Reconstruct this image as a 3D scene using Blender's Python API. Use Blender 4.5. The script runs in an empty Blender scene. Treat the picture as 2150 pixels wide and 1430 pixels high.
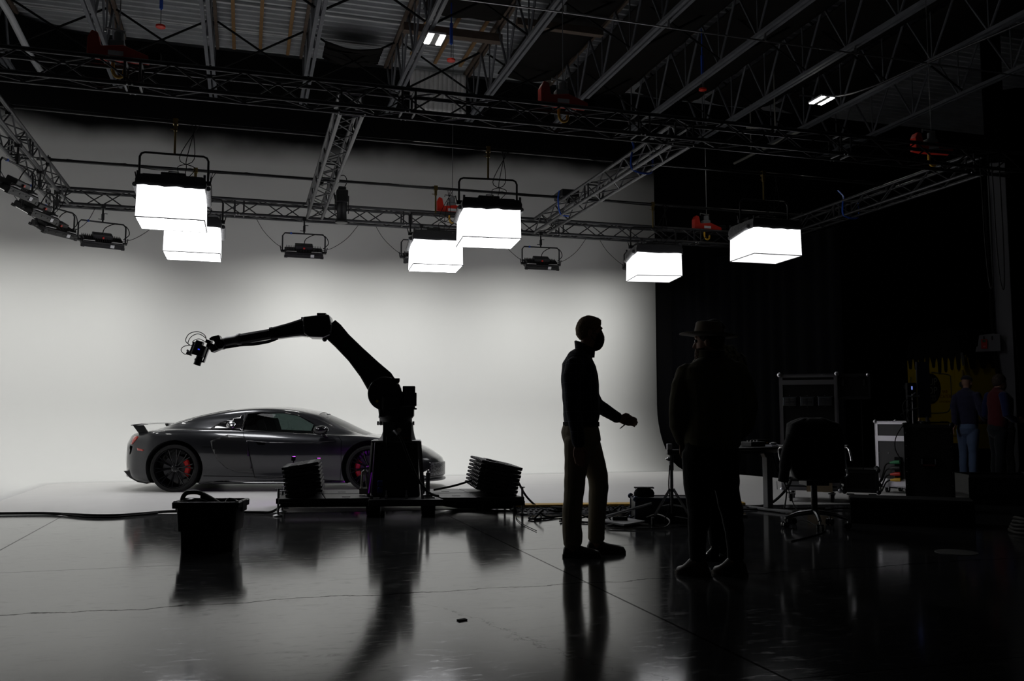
import bpy, bmesh, math, random
from math import radians as rad, sin, cos, pi, sqrt, atan2, degrees
from mathutils import Vector as V, Matrix as MX, Euler, noise
random.seed(7)
SC = bpy.context.scene
COL = SC.collection

# ---------------------------------------------------------------- camera
FPX = 1880.0                                   # focal length in pixels of the 2150 px wide frame
YAW, PITCH, EYE = rad(16.614), rad(4.895), 1.083
cam_d = bpy.data.cameras.new('camera'); cam = bpy.data.objects.new('camera', cam_d); COL.objects.link(cam)
cam_d.sensor_width = 36.0; cam_d.lens = FPX / 2150 * 36.0; cam_d.clip_end = 200; cam_d.clip_start = 0.05
cam.location = (0, 0, EYE); cam.rotation_euler = (pi / 2 + PITCH, 0, -YAW)
SC.camera = cam

# ---------------------------------------------------------------- world, exposure
wd = bpy.data.worlds.new('studio_dark'); SC.world = wd; wd.use_nodes = True
wd.node_tree.nodes['Background'].inputs[0].default_value = (0.8, 0.88, 1.0, 1)
wd.node_tree.nodes['Background'].inputs[1].default_value = 0.0006
vs = SC.view_settings
vs.view_transform = 'Standard'; vs.look = 'None'; vs.exposure = 0.0; vs.gamma = 1.0; vs.use_curve_mapping = False
SC.cycles.max_bounces = 10; SC.cycles.diffuse_bounces = 5; SC.cycles.glossy_bounces = 5
SC.cycles.transmission_bounces = 8; SC.cycles.transparent_max_bounces = 16
SC.cycles.sample_clamp_indirect = 6.0; SC.cycles.caustics_reflective = False; SC.cycles.caustics_refractive = False
SC.cycles.use_denoising = True

# brightness of the lamps (radiance of their faces)
L_BOX_SIDE, L_BOX_BOTTOM, L_BAY = 2.4, 15.0, 30.0
W_PANEL, PANEL_SPREAD = 20.5, 145.0

# ---------------------------------------------------------------- materials
def mat(name, col, rough=0.5, metal=0.0, spec=0.5, coat=0.0, emit=None, emit_s=0.0, bump=0.0, bscale=40.0, var=0.0, sheen=0.0):
    m = bpy.data.materials.new(name); m.use_nodes = True
    nt = m.node_tree; b = nt.nodes['Principled BSDF']
    c = (col[0], col[1], col[2], 1)
    b.inputs['Base Color'].default_value = c
    b.inputs['Roughness'].default_value = rough; b.inputs['Metallic'].default_value = metal
    b.inputs['Specular IOR Level'].default_value = spec; b.inputs['Coat Weight'].default_value = coat
    b.inputs['Coat Roughness'].default_value = 0.03
    b.inputs['Sheen Weight'].default_value = sheen
    if emit:
        b.inputs['Emission Color'].default_value = (emit[0], emit[1], emit[2], 1); b.inputs['Emission Strength'].default_value = emit_s
    if bump or var:
        tc = nt.nodes.new('ShaderNodeTexCoord'); nz = nt.nodes.new('ShaderNodeTexNoise')
        nz.inputs['Scale'].default_value = bscale; nz.inputs['Detail'].default_value = 5
        nt.links.new(tc.outputs['Object'], nz.inputs['Vector'])
        if bump:
            bp = nt.nodes.new('ShaderNodeBump'); bp.inputs['Strength'].default_value = bump; bp.inputs['Distance'].default_value = 0.02
            nt.links.new(nz.outputs['Fac'], bp.inputs['Height']); nt.links.new(bp.outputs['Normal'], b.inputs['Normal'])
        if var:
            mx = nt.nodes.new('ShaderNodeMix'); mx.data_type = 'RGBA'
            mx.inputs['A'].default_value = tuple(k * (1 - var) for k in col) + (1,)
            mx.inputs['B'].default_value = tuple(min(1, k * (1 + var)) for k in col) + (1,)
            nt.links.new(nz.outputs['Fac'], mx.inputs['Factor']); nt.links.new(mx.outputs['Result'], b.inputs['Base Color'])
    return m

def M_glass(name, col, rough=0.0, mixf=0.12):
    m = bpy.data.materials.new(name); m.use_nodes = True; nt = m.node_tree; nt.nodes.clear()
    o = nt.nodes.new('ShaderNodeOutputMaterial'); mx = nt.nodes.new('ShaderNodeMixShader')
    t = nt.nodes.new('ShaderNodeBsdfTransparent'); g = nt.nodes.new('ShaderNodeBsdfGlossy')
    f = nt.nodes.new('ShaderNodeFresnel'); f.inputs['IOR'].default_value = 1.45
    t.inputs[0].default_value = (*col, 1); g.inputs['Roughness'].default_value = rough
    nt.links.new(f.outputs[0], mx.inputs[0]); nt.links.new(t.outputs[0], mx.inputs[1]); nt.links.new(g.outputs[0], mx.inputs[2])
    nt.links.new(mx.outputs[0], o.inputs[0]); return m

black = mat('black_plastic', (0.006, 0.006, 0.007), 0.45)
matte = mat('matte_black', (0.004, 0.004, 0.0045), 0.85, spec=0.2)
gloss = mat('gloss_black', (0.004, 0.004, 0.005), 0.12)
rubber = mat('black_rubber', (0.008, 0.008, 0.008), 0.75, spec=0.3)
chrome = mat('chrome', (0.75, 0.75, 0.77), 0.12, 1.0)
steel = mat('dull_steel', (0.32, 0.32, 0.33), 0.4, 1.0)
alu = mat('grey_aluminium', (0.42, 0.42, 0.43), 0.38, 1.0, bump=0.02)
truss_m = mat('dark_truss_tube', (0.05, 0.05, 0.054), 0.42, 0.6)
joist_m = mat('grey_primer_steel', (0.12, 0.125, 0.14), 0.6, 0.0, var=0.35, bscale=6)
rust_m = mat('rusty_steel', (0.10, 0.072, 0.055), 0.8, var=0.5, bscale=9)
white_tag = mat('white_label', (0.75, 0.75, 0.78), 0.6)
red_m = mat('red_paint', (0.55, 0.025, 0.012), 0.35)
yellow_m = mat('yellow_plastic', (0.72, 0.42, 0.03), 0.5)
blue_m = mat('blue_tape', (0.02, 0.09, 0.5), 0.5)
brass_m = mat('brass', (0.22, 0.16, 0.055), 0.4, 1.0)
wood_m = mat('pine_wood', (0.26, 0.15, 0.065), 0.7, var=0.3, bscale=12)

# ---------------------------------------------------------------- mesh helper
class MB:
    def __init__(s): s.v = []; s.f = []
    def add(s, vs_, fs, M=None):
        k = len(s.v)
        s.v += [tuple(M @ V(p)) for p in vs_] if M is not None else [tuple(p) for p in vs_]
        s.f += [tuple(i + k for i in f) for f in fs]; return s
    def box(s, c, d, r=None, M=None):
        x, y, z = d[0] / 2, d[1] / 2, d[2] / 2
        P = [(-x, -y, -z), (x, -y, -z), (x, y, -z), (-x, y, -z), (-x, -y, z), (x, -y, z), (x, y, z), (-x, y, z)]
        T = MX.Translation(c)
        if r: T = T @ Euler(r).to_matrix().to_4x4()
        if M is not None: T = M @ T
        return s.add(P, [(0, 3, 2, 1), (4, 5, 6, 7), (0, 1, 5, 4), (1, 2, 6, 5), (2, 3, 7, 6), (3, 0, 4, 7)], T)
    def rings(s, R, closed=True, cap=True, M=None):
        n = len(R[0]); vs_ = [p for r in R for p in r]; fs = []
        for i in range(len(R) - 1):
            for j in range(n if closed else n - 1):
                a, b = i * n + j, i * n + (j + 1) % n
                fs.append((a, b, b + n, a + n))
        if cap and closed:
            fs.append(tuple(range(n))[::-1]); fs.append(tuple(range((len(R) - 1) * n, len(R) * n)))
        return s.add(vs_, fs, M)
    def tube(s, pts, r, n=8, cap=True, flat=None, M=None):
        pts = [V(p) for p in pts]; R = []; up = None
        for i, p in enumerate(pts):
            t = (pts[min(i + 1, len(pts) - 1)] - pts[max(i - 1, 0)])
            t = t.normalized() if t.length > 1e-9 else V((0, 0, 1))
            if up is None: up = V((0, 0, 1)) if abs(t.z) < 0.9 else V((1, 0, 0))
            a = (up - t * up.dot(t))
            a = a.normalized() if a.length > 1e-6 else t.orthogonal().normalized()
            up = a; b = t.cross(a); rr = r[i] if isinstance(r, (list, tuple)) else r
            k = flat or 1.0
            R.append([p + a * (rr * k * cos(q * 2 * pi / n)) + b * (rr * sin(q * 2 * pi / n)) for q in range(n)])
        return s.rings(R, True, cap, M)
    def cyl(s, a, b, r, r2=None, n=16, M=None): return s.tube([a, b], [r, r if r2 is None else r2], n, M=M)
    def prism(s, poly, axis, lo, hi, M=None):
        def q(p, t): return {'x': (t, p[0], p[1]), 'y': (p[0], t, p[1]), 'z': (p[0], p[1], t)}[axis]
        n = len(poly); vs_ = [q(p, lo) for p in poly] + [q(p, hi) for p in poly]
        fs = [tuple(range(n))[::-1], tuple(range(n, 2 * n))] + [(i, (i + 1) % n, (i + 1) % n + n, i + n) for i in range(n)]
        return s.add(vs_, fs, M)
    def lathe(s, prof, n=24, M=None, cap=True):
        return s.rings([[(r * cos(k * 2 * pi / n), r * sin(k * 2 * pi / n), z) for k in range(n)] for r, z in prof], True, cap, M)
    def ball(s, c, r, nu=16, nv=10, M=None):
        if not isinstance(r, (tuple, list)): r = (r, r, r)
        R = []
        for i in range(nv + 1):
            t = -pi / 2 + pi * (0.02 + 0.96 * i / nv)
            R.append([(c[0] + r[0] * cos(t) * cos(k * 2 * pi / nu), c[1] + r[1] * cos(t) * sin(k * 2 * pi / nu), c[2] + r[2] * sin(t)) for k in range(nu)])
        return s.rings(R, True, True, M)
    def mesh(s, name):
        me = bpy.data.meshes.new(name); me.from_pydata(s.v, [], s.f); me.update()
        bm = bmesh.new(); bm.from_mesh(me); bmesh.ops.recalc_face_normals(bm, faces=bm.faces); bm.to_mesh(me); bm.free(); return me
    def build(s, name, m, parent=None, smooth=0, bevel=0.0, seg=2):
        me = s.mesh(name); me.materials.append(m)
        o = bpy.data.objects.new(name, me); COL.objects.link(o)
        if parent: o.parent = parent
        if smooth:
            me.shade_smooth(); me.set_sharp_from_angle(angle=rad(smooth))
        if bevel:
            md = o.modifiers.new('bevel', 'BEVEL'); md.width = bevel; md.segments = seg; md.limit_method = 'ANGLE'; md.angle_limit = rad(40)
        return o

def tag(o, label=None, cat=None, group=None, kind=None):
    if label: o['label'] = label
    if cat: o['category'] = cat
    if group: o['group'] = group
    if kind: o['kind'] = kind
    return o
def thing(name, label, cat, loc=(0, 0, 0), rz=0.0, group=None):
    o = bpy.data.objects.new(name, None); COL.objects.link(o); o.empty_display_size = 0.1
    o.location = loc; o.rotation_euler = (0, 0, rad(rz)); return tag(o, label, cat, group)
KIDS = {}
def kids(o): return [c for c in bpy.data.objects if c.parent == o]
def dup(root, label=None, loc=None, rz=None, group=None):
    def cp(o, par):
        c = o.copy(); COL.objects.link(c)
        if par: c.parent = par
        for k in kids(o): cp(k, c)
        return c
    r = cp(root, None)
    if label: r['label'] = label
    if loc is not None: r.location = loc
    if rz is not None: r.rotation_euler = (0, 0, rad(rz))
    if group: r['group'] = group
    return r
def struct(o): o['kind'] = 'structure'; return o
def solid(o):
    """bake an object's modifiers into its mesh"""
    dg = bpy.context.evaluated_depsgraph_get(); dg.update()
    me = bpy.data.meshes.new_from_object(o.evaluated_get(dg)); old = o.data
    o.modifiers.clear(); o.data = me; return o
def lettering(text, size, depth, name, m, parent, M, spacing=1.0):
    cu = bpy.data.curves.new('txt', 'FONT'); cu.body = text; cu.size = size; cu.extrude = depth; cu.align_x = 'CENTER'; cu.align_y = 'CENTER'
    cu.space_character = spacing; cu.resolution_u = 3
    t = bpy.data.objects.new('txt', cu); COL.objects.link(t)
    dg = bpy.context.evaluated_depsgraph_get(); dg.update()
    me = bpy.data.meshes.new_from_object(t.evaluated_get(dg)); bpy.data.objects.remove(t)
    me.transform(M); me.materials.clear(); me.materials.append(m); me.name = name
    o = bpy.data.objects.new(name, me); COL.objects.link(o); o.parent = parent; return o
def sag(a, b, d, n=10):
    a, b = V(a), V(b); return [a.lerp(b, t / n) - V((0, 0, d * 4 * (t / n) * (1 - t / n))) for t in range(n + 1)]
def spline(pts, n=6):
    pts = [V(p) for p in pts]; out = []
    for i in range(len(pts) - 1):
        p0, p1, p2, p3 = pts[max(i - 1, 0)], pts[i], pts[i + 1], pts[min(i + 2, len(pts) - 1)]
        for k in range(n):
            t = k / n
            out.append(0.5 * ((2 * p1) + (p2 - p0) * t + (2 * p0 - 5 * p1 + 4 * p2 - p3) * t * t + (3 * p1 - p0 - 3 * p2 + p3) * t ** 3))
    return out + [pts[-1]]
# ---------------------------------------------------------------- the room
def floor_material():
    m = bpy.data.materials.new('sealed_concrete'); m.use_nodes = True; nt = m.node_tree; N = nt.nodes; L = nt.links
    b = N['Principled BSDF']; tc = N.new('ShaderNodeTexCoord'); sp = N.new('ShaderNodeSeparateXYZ'); L.new(tc.outputs['Object'], sp.inputs[0])
    def math_(op, a, c=None, v=None):
        n = N.new('ShaderNodeMath'); n.operation = op
        for i, s in enumerate((a, c)):
            if s is None: continue
            if isinstance(s, (int, float)): n.inputs[i].default_value = s
            else: L.new(s, n.inputs[i])
        return n.outputs[0]
    def nz(scale, det, rough=0.6, vec=None, dist=0.0):
        n = N.new('ShaderNodeTexNoise'); n.inputs['Scale'].default_value = scale; n.inputs['Detail'].default_value = det
        n.inputs['Roughness'].default_value = rough; n.inputs['Distortion'].default_value = dist
        L.new(vec or tc.outputs['Object'], n.inputs['Vector']); return n.outputs['Fac']
    def ramp(fac, stops):
        r = N.new('ShaderNodeValToRGB'); e = r.color_ramp.elements
        e[0].position, e[0].color = stops[0][0], (*stops[0][1], 1); e[1].position, e[1].color = stops[-1][0], (*stops[-1][1], 1)
        for p, c in stops[1:-1]: x = e.new(p); x.color = (*c, 1)
        L.new(fac, r.inputs[0]); return r.outputs[0]
    g = lambda k: (k, k, k)
    cloud = nz(0.9, 8, 0.65); fine = nz(14, 6, 0.7)
    base = ramp(math_('ADD', math_('MULTIPLY', cloud, 0.75), math_('MULTIPLY', fine, 0.25)), [(0.3, (0.021, 0.0225, 0.026)), (0.52, (0.034, 0.035, 0.037)), (0.75, (0.056, 0.054, 0.051))])
    # saw-cut joints and the wandering crack
    mask = None
    wob = math_('MULTIPLY', math_('SUBTRACT', nz(2.2, 6, 0.6), 0.5), 0.30)
    for ax, pos, w, wav in (('X', 2.186, 0.008, 0), ('X', -1.882, 0.008, 0), ('X', 6.25, 0.005, 0), ('Y', 7.12, 0.006, 0), ('Y', 3.33, 0.004, 0), ('Y', 5.60, 0.010, 1)):
        c = sp.outputs[ax]
        if wav: c = math_('ADD', c, wob)
        k = math_('LESS_THAN', math_('ABSOLUTE', math_('SUBTRACT', c, pos)), w)
        mask = k if mask is None else math_('MAXIMUM', mask, k)
    # a finer crack that branches towards the camera, only in front of the long one
    wx = math_('MULTIPLY', math_('SUBTRACT', nz(1.6, 7, 0.65), 0.5), 1.1)
    cr = math_('LESS_THAN', math_('ABSOLUTE', math_('ADD', math_('SUBTRACT', sp.outputs['X'], 1.25), math_('ADD', wx, math_('MULTIPLY', math_('SUBTRACT', sp.outputs['Y'], 4.6), 0.35)))), 0.005)
    cr = math_('MULTIPLY', cr, math_('LESS_THAN', sp.outputs['Y'], 5.5))
    mask = math_('MAXIMUM', mask, math_('MULTIPLY', cr, 0.8))
    # scuffs and flecks
    mp = N.new('ShaderNodeMapping'); mp.inputs['Scale'].default_value = (1, 3.0, 1); L.new(tc.outputs['Object'], mp.inputs[0])
    scuff = ramp(nz(7, 10, 0.75, mp.outputs[0], 0.8), [(0.53, g(0)), (0.68, g(1))])
    mix = N.new('ShaderNodeMix'); mix.data_type = 'RGBA'; L.new(scuff, mix.inputs['Factor']); L.new(base, mix.inputs['A']); mix.inputs['B'].default_value = (0.075, 0.073, 0.07, 1)
    mj = N.new('ShaderNodeMix'); mj.data_type = 'RGBA'; L.new(mask, mj.inputs['Factor']); L.new(mix.outputs['Result'], mj.inputs['A']); mj.inputs['B'].default_value = (0.008, 0.007, 0.007, 1)
    L.new(mj.outputs['Result'], b.inputs['Base Color'])
    rr = math_('ADD', math_('MULTIPLY', cloud, 0.08), math_('MULTIPLY', scuff, 0.10))
    L.new(math_('ADD', rr, 0.065), b.inputs['Roughness'])
    sp_ = math_('SUBTRACT', 0.36, math_('MULTIPLY', mask, 0.35)); L.new(sp_, b.inputs['Specular IOR Level'])
    bp = N.new('ShaderNodeBump'); bp.inputs['Strength'].default_value = 0.05; bp.inputs['Distance'].default_value = 0.004
    L.new(nz(3.5, 5), bp.inputs['Height']); L.new(bp.outputs[0], b.inputs['Normal'])
    return m

fl = struct(MB().box((3.5, 5.5, -0.1), (32, 27, 0.2)).build('floor', floor_material()))

# cyclorama: painted floor, cove, wall, curved corner and side return in one sheet
WY, CX0, CX1 = 17.7, -4.35, 8.55               # back wall plane, side wall plane, free edge
def cyc_material():
    m = mat('cyclorama_white', (0.78, 0.78, 0.765), 0.7, spec=0.15); nt = m.node_tree; N = nt.nodes; L = nt.links; b = N['Principled BSDF']
    tc = N.new('ShaderNodeTexCoord'); sp = N.new('ShaderNodeSeparateXYZ'); L.new(tc.outputs['Object'], sp.inputs[0])
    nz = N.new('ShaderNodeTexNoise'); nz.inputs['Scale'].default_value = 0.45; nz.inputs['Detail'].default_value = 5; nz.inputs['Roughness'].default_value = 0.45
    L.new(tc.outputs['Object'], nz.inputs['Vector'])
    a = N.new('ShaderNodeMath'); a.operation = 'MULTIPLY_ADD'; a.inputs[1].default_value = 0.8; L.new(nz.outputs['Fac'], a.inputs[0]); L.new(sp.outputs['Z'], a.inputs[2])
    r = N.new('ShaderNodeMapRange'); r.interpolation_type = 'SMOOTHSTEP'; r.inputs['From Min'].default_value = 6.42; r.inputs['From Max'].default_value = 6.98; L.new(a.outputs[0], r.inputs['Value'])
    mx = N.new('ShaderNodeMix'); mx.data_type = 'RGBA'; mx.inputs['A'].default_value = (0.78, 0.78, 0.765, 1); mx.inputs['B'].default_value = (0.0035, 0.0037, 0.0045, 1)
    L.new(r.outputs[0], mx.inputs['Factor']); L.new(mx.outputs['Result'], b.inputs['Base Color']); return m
def cyc():
    mb = MB(); R = 1.35; RC = 1.7
    # plan path of the wall foot: side return (running towards the camera), corner arc, back wall
    path = [(CX0, y) for y in (8.0, 10, 12, 13.5, 15.0, WY - RC)]
    path += [(CX0 + RC - RC * cos(t), WY - RC + RC * sin(t)) for t in [k * pi / 2 / 10 for k in range(1, 11)]]
    path += [(x, WY) for x in (-2.0, -1, 1, 3, 5, 7, CX1)]
    nrm = [(1, 0)] * 6 + [(cos(t), -sin(t)) for t in [k * pi / 2 / 10 for k in range(1, 11)]] + [(0, -1)] * 7
    prof = [(R * 0.999 - R * sin(t), R - R * cos(t)) for t in [k * pi / 2 / 10 for k in range(11)]] + [(0, 2.5), (0, 4), (0, 5.5), (0, 6.6), (0, 8.15)]
    rings = []
    for (x, y), (nx, ny) in zip(path, nrm):
        rings.append([(x + nx * d, y + ny * d, z + 0.004) for d, z in prof])
    mb.rings(rings, closed=False, cap=False)
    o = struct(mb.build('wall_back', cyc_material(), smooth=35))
    md = o.modifiers.new('thick', 'SOLIDIFY'); md.thickness = 0.008; md.offset = 0
    solid(o)
    return o
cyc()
pf = [(-4.35, 11.60), (-2.55, 11.20), (0.476, 10.60), (3.41, 10.30), (6.3, 9.82), (9.35, 9.2), (9.75, 9.9), (9.0, 15.0), (8.62, 17.2), (8.62, 17.66), (-4.35, 17.66)]
white_floor_m = mat('painted_white_floor', (0.70, 0.69, 0.68), 0.45, spec=0.3, var=0.05, bscale=3)
struct(MB().prism(pf, 'z', -0.02, 0.004).build('floor.001', white_floor_m))

dark_wall = mat('black_wall', (0.004, 0.004, 0.0048), 0.9, spec=0.1)
struct(MB().box((13.8, 17.95, 4.1), (10.6, 0.2, 8.4)).build('wall_rear_side', dark_wall))
struct(MB().box((19.2, 6, 4.1), (0.2, 24, 8.4)).build('wall_right', mat('dim_painted_wall', (0.02, 0.02, 0.021), 0.8)))
struct(MB().box((3.5, -7.6, 4.1), (32, 0.2, 8.4)).build('wall_front', mat('grey_painted_wall', (0.30, 0.30, 0.31), 0.8)))
struct(MB().box((-8.0, 5.0, 4.1), (0.2, 26, 8.4)).build('wall_left', dark_wall))

# ceiling: corrugated steel deck, ribs running across the joists
deck_m = mat('galvanised_deck', (0.58, 0.60, 0.62), 0.5, 0.35, var=0.3, bscale=2.5)
mb = MB(); y = -7.5; pr = []
while y < 17.85:
    for dy, dz in ((0, 0), (0.05, 0), (0.07, 0.075), (0.17, 0.075), (0.19, 0)): pr.append((y + dy, 8.22 + dz))
    y += 0.195
mb.rings([[(-8.0, p[0], p[1]) for p in pr], [(19.2, p[0], p[1]) for p in pr]], closed=False, cap=False)
ce = struct(mb.build('ceiling', deck_m)); md = ce.modifiers.new('t', 'SOLIDIFY'); md.thickness = 0.01; md.offset = 1; solid(ce)

seam = mat('pale_deck_seam', (0.62, 0.63, 0.64), 0.5, 0.2)
for k, yy in enumerate((14.55, 15.65, 16.75)): struct(MB().box((-2.2, yy, 8.205), (11.0, 0.05, 0.03)).build('trim_%d' % (k + 1), seam))
# roof joists
def bar_joist(x, label):
    j = thing('roof_joist', label, 'roof joist', (x, 0, 0), 0, 'long bar joists under the roof deck')
    y0, y1 = 3.0, 17.62
    b = MB()
    for s in (-1, 1): b.box((s * 0.045, (y0 + y1) / 2, 7.13), (0.055, y1 - y0, 0.055))
    b.build('bottom_chord', joist_m, j)
    b = MB()
    for s in (-1, 1): b.box((s * 0.045, (y0 + y1) / 2, 8.17), (0.055, y1 - y0, 0.07))
    b.build('top_chord', rust_m, j)
    b = MB(); n = 12; st = (y1 - y0) / n
    for k in range(n):
        a = y0 + k * st
        b.cyl((0, a, 8.15), (0, a + st / 2, 7.13), 0.022, n=6); b.cyl((0, a + st / 2, 7.13), (0, a + st, 8.15), 0.022, n=6)
        b.cyl((0, a + st / 2, 7.13), (0, a + st / 2, 8.15), 0.014, n=6)
    b.build('web', joist_m, j); return j
jl = {-4.05: 'grey bar joist beside the white sloping conduit', -2.36: 'grey bar joist above the curved corner of the white wall', -0.70: 'grey bar joist beside the first pine batten under the deck',
      0.95: 'grey bar joist just past the three bare pine battens', 2.62: 'grey bar joist carrying the brighter high-bay lamp', 4.27: 'grey bar joist beside the silver insulation sheet',
      6.05: 'grey bar joist running between two wide black insulation blankets', 7.72: 'dim bar joist on the far side of the black insulation blankets', 9.40: 'dim bar joist beside the slanting twin-tube high-bay lamp',
      11.1: 'dark bar joist beyond the twin-tube high-bay lamp', 12.8: 'darkest bar joist over the yellow van'}
for x, l in jl.items(): bar_joist(x, l)
J = list(jl)
for a, b_ in zip(J[:-1], J[1:]):
    for yy in (13.2, 16.2):
        xb = thing('cross_brace', 'thin black crossed pair of braces between two grey roof joists', 'brace', (0, 0, 0), 0, 'crossed braces between the roof joists')
        for k in (0, 1):
            p, q = ((a + 0.08, yy, 7.18), (b_ - 0.08, yy + 0.05, 8.1)) if k == 0 else ((a + 0.08, yy + 0.05, 8.1), (b_ - 0.08, yy, 7.18))
            MB().cyl(p, q, 0.02, n=6).build('brace_bar', matte, xb)
wood_x = [(-0.355, 14.2, 17.6, 'pine batten under the deck, farthest from the high-bay lamp'), (0.13, 14.0, 17.6, 'middle of the three bare pine battens under the deck'), (0.65, 14.0, 17.6, 'pine batten under the deck beside the rolled black blanket'),
          (2.98, 13.8, 16.9, 'pine batten behind the lit high-bay lamp'), (3.51, 13.8, 17.2, 'pine batten just beyond the lit high-bay lamp'), (4.03, 13.8, 17.2, 'pine batten reaching the corner of the silver sheet')]
for x, a, c, l in wood_x:
    tag(MB().box((x, (a + c) / 2, 8.185), (0.062, c - a, 0.04)).build('wood_batten', wood_m), l, 'batten', 'pine battens under the roof deck')
# insulation
silver_m = mat('silver_foil', (0.88, 0.87, 0.85), 0.5, 0.2, bump=0.8, bscale=7, var=0.25)
R = []
for k in range(81):
    x = 3.08 + 1.14 * k / 80; w = 0.035 * abs(sin(k / 80 * 12 * pi)) ** 0.6
    R.append([(x, 17.52 - w, 8.12 - 0.07 * t + 0.0 * k) for t in range(13)])
o = tag(MB().rings(R, False, False).build('insulation_sheet', silver_m, smooth=50), 'ribbed silver foil insulation sheet hanging against the black upper wall', 'insulation')
md = o.modifiers.new('t', 'SOLIDIFY'); md.thickness = 0.02; solid(o)
blk_m = mat('black_blanket', (0.012, 0.011, 0.0105), 0.95, spec=0.1, bump=0.8, bscale=3)
def blanket(x0, x1, y0, y1, label, z=8.02):
    R = []
    for i in range(17):
        x = x0 + (x1 - x0) * i / 16
        R.append([(x, y0 + (y1 - y0) * j / 24 + 0.12 * noise.noise((x * 2, j * 0.4, z)), z - 0.10 * sin(pi * i / 16) + 0.05 * noise.noise((x * 1.5, j * 0.7, 3))) for j in range(25)])
    o = tag(MB().rings(R, False, False).build('insulation_blanket', blk_m, smooth=60), label, 'insulation', 'black insulation blankets under the deck')
    md = o.modifiers.new('t', 'SOLIDIFY'); md.thickness = 0.03; solid(o)
blanket(2.75, 4.12, 9.0, 14.5, 'black insulation blanket sagging in front of the lit high-bay lamp')
blanket(4.75, 5.9, 11.6, 16.9, 'wide black insulation blanket beside the silver sheet')
blanket(6.20, 7.62, 10.0, 17.2, 'wide black insulation blanket one bay beyond the silver sheet')
blanket(7.80, 9.32, 9.5, 17.0, 'dim black insulation blanket in the bay with the dim blue chain hook')
blanket(9.50, 11.02, 9.5, 17.0, 'dark insulation blanket above the twin-tube high-bay lamp')
blanket(11.18, 12.72, 9.5, 17.0, 'darkest insulation blanket over the cases and the van')
blanket(1.25, 2.30, 16.0, 16.75, 'short rolled black blanket against the deck near the wall', 7.85)
tag(MB().box((3.42, 15.15, 7.92), (1.8, 0.16, 0.14)).build('hanger_beam', rust_m), 'short dark steel beam between joists above the lit high-bay lamp', 'beam')
tag(MB().box((5.02, 13.95, 7.72), (1.55, 0.12, 0.12)).build('hanger_beam', rust_m), 'short rusty beam under the black blankets between joists', 'beam')
b = MB(); b.tube([(2.4, 11.92, 6.98), (4.3, 11.9, 6.985), (6.2, 11.93, 6.985), (9.6, 11.93, 6.98), (13, 11.93, 6.98)], 0.014, 8)
for k in range(6): b.box((2.7 + k * 1.67, 11.92, 7.04), (0.03, 0.03, 0.12))
tag(b.build('conduit', alu), 'thin steel conduit line crossing under the roof joists', 'conduit')
tag(MB().tube([(-3.52, 12.6, 7.05), (-3.57, 14.8, 7.2), (-3.62, 16.4, 7.2), (-3.63, 17.6, 7.25)], 0.055, 10).build('conduit', mat('white_pipe', (0.45, 0.46, 0.48), 0.5)), 'thick pale conduit beside the first roof joist', 'conduit')
b = MB(); b.tube([(9.3, 15.1, 6.75), (10.45, 14.95, 6.75)], 0.03, 8); b.tube([(10.45, 14.95, 6.75), (10.45, 17.5, 6.78)], 0.03, 8); b.cyl((9.9, 15.03, 6.75), (9.9, 15.03, 8.21), 0.015); b.cyl((10.45, 16.8, 6.77), (10.45, 16.8, 8.21), 0.015)
tag(b.build('steam_pipe', mat('pipe_grey', (0.35, 0.34, 0.31), 0.45, 0.5)), 'bent grey pipe hanging below the twin-tube high-bay lamp', 'pipe')
b = MB(); b.tube(spline([(11.2, 8.6, 6.95), (11.0, 10.5, 6.97), (10.75, 12.2, 6.98), (10.5, 12.9, 6.9), (10.3, 13.6, 6.95), (9.75, 14.0, 7.05)], 5), 0.02, 8)
tag(b.build('conduit', truss_m), 'kinked steel conduit running to the twin-tube high-bay lamp', 'conduit')

# high-bay lamps
bay_m = mat('led_tube_light', (0.9, 0.9, 0.9), 0.5, emit=(1.0, 0.98, 0.9), emit_s=L_BAY)
def high_bay(loc, rz, label, tilt=0.0):
    t = thing('high_bay_lamp', label, 'ceiling lamp', loc, rz, 'lit high-bay lamps under the roof'); t.scale = (0.62, 0.66, 0.7)
    b = MB(); b.box((0, 0, 0.03), (0.46, 0.62, 0.05)); b.box((0, 0, 0.08), (0.16, 0.3, 0.08)); b.build('housing', white_tag, t, bevel=0.01)
    for s in (-1, 1): MB().box((s * 0.150, 0, -0.004), (0.13, 0.56, 0.02)).build('light_strip', bay_m, t)
    MB().box((0, 0, -0.002), (0.15, 0.56, 0.016)).build('reflector', mat('lamp_reflector', (0.25, 0.25, 0.25), 0.5), t)
    b = MB(); b.cyl((0, 0.1, 0.1), (0, 0.1, 1.97 if loc[2] < 6.9 else 0.2), 0.008); b.build('hanger_rod', steel, t)
    return t
hb = high_bay((2.72, 13.35, 6.98), 0, 'bright high-bay lamp with two light strips by the pine battens')
hb2 = high_bay((9.98, 13.65, 6.85), 0, 'slanting twin-tube high-bay lamp over the dark side of the studio')
def hook(x, label, z0=6.96, z1=7.4):
    t = thing('chain_hook', label, 'hoist hook', (x, 14.0, 0), 0, 'hooks hanging from the roof')
    b = MB(); b.box((0, 0, z1), (0.05, 0.04, 0.36)); b.cyl((0, 0, z1 - 0.2), (0, 0, z1 + 0.9), 0.012); b.build('chain_block', blue_m, t, bevel=0.01)
    MB().cyl((0, 0, z0), (0, 0, z1), 0.006).build('cable', steel, t)
    MB().lathe([(0.02, z0 - 0.05), (0.07, z0 - 0.03), (0.07, z0), (0.02, z0 + 0.02)], 16).build('disc', red_m, t)
hook(-1.345, 'blue chain hook with red disc above the front truss, beside a bare joist')
hook(3.13, 'blue chain hook with red disc in front of the silver sheet')
hook(7.75, 'dim blue chain hook with red disc over the dark roof bays')
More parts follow.
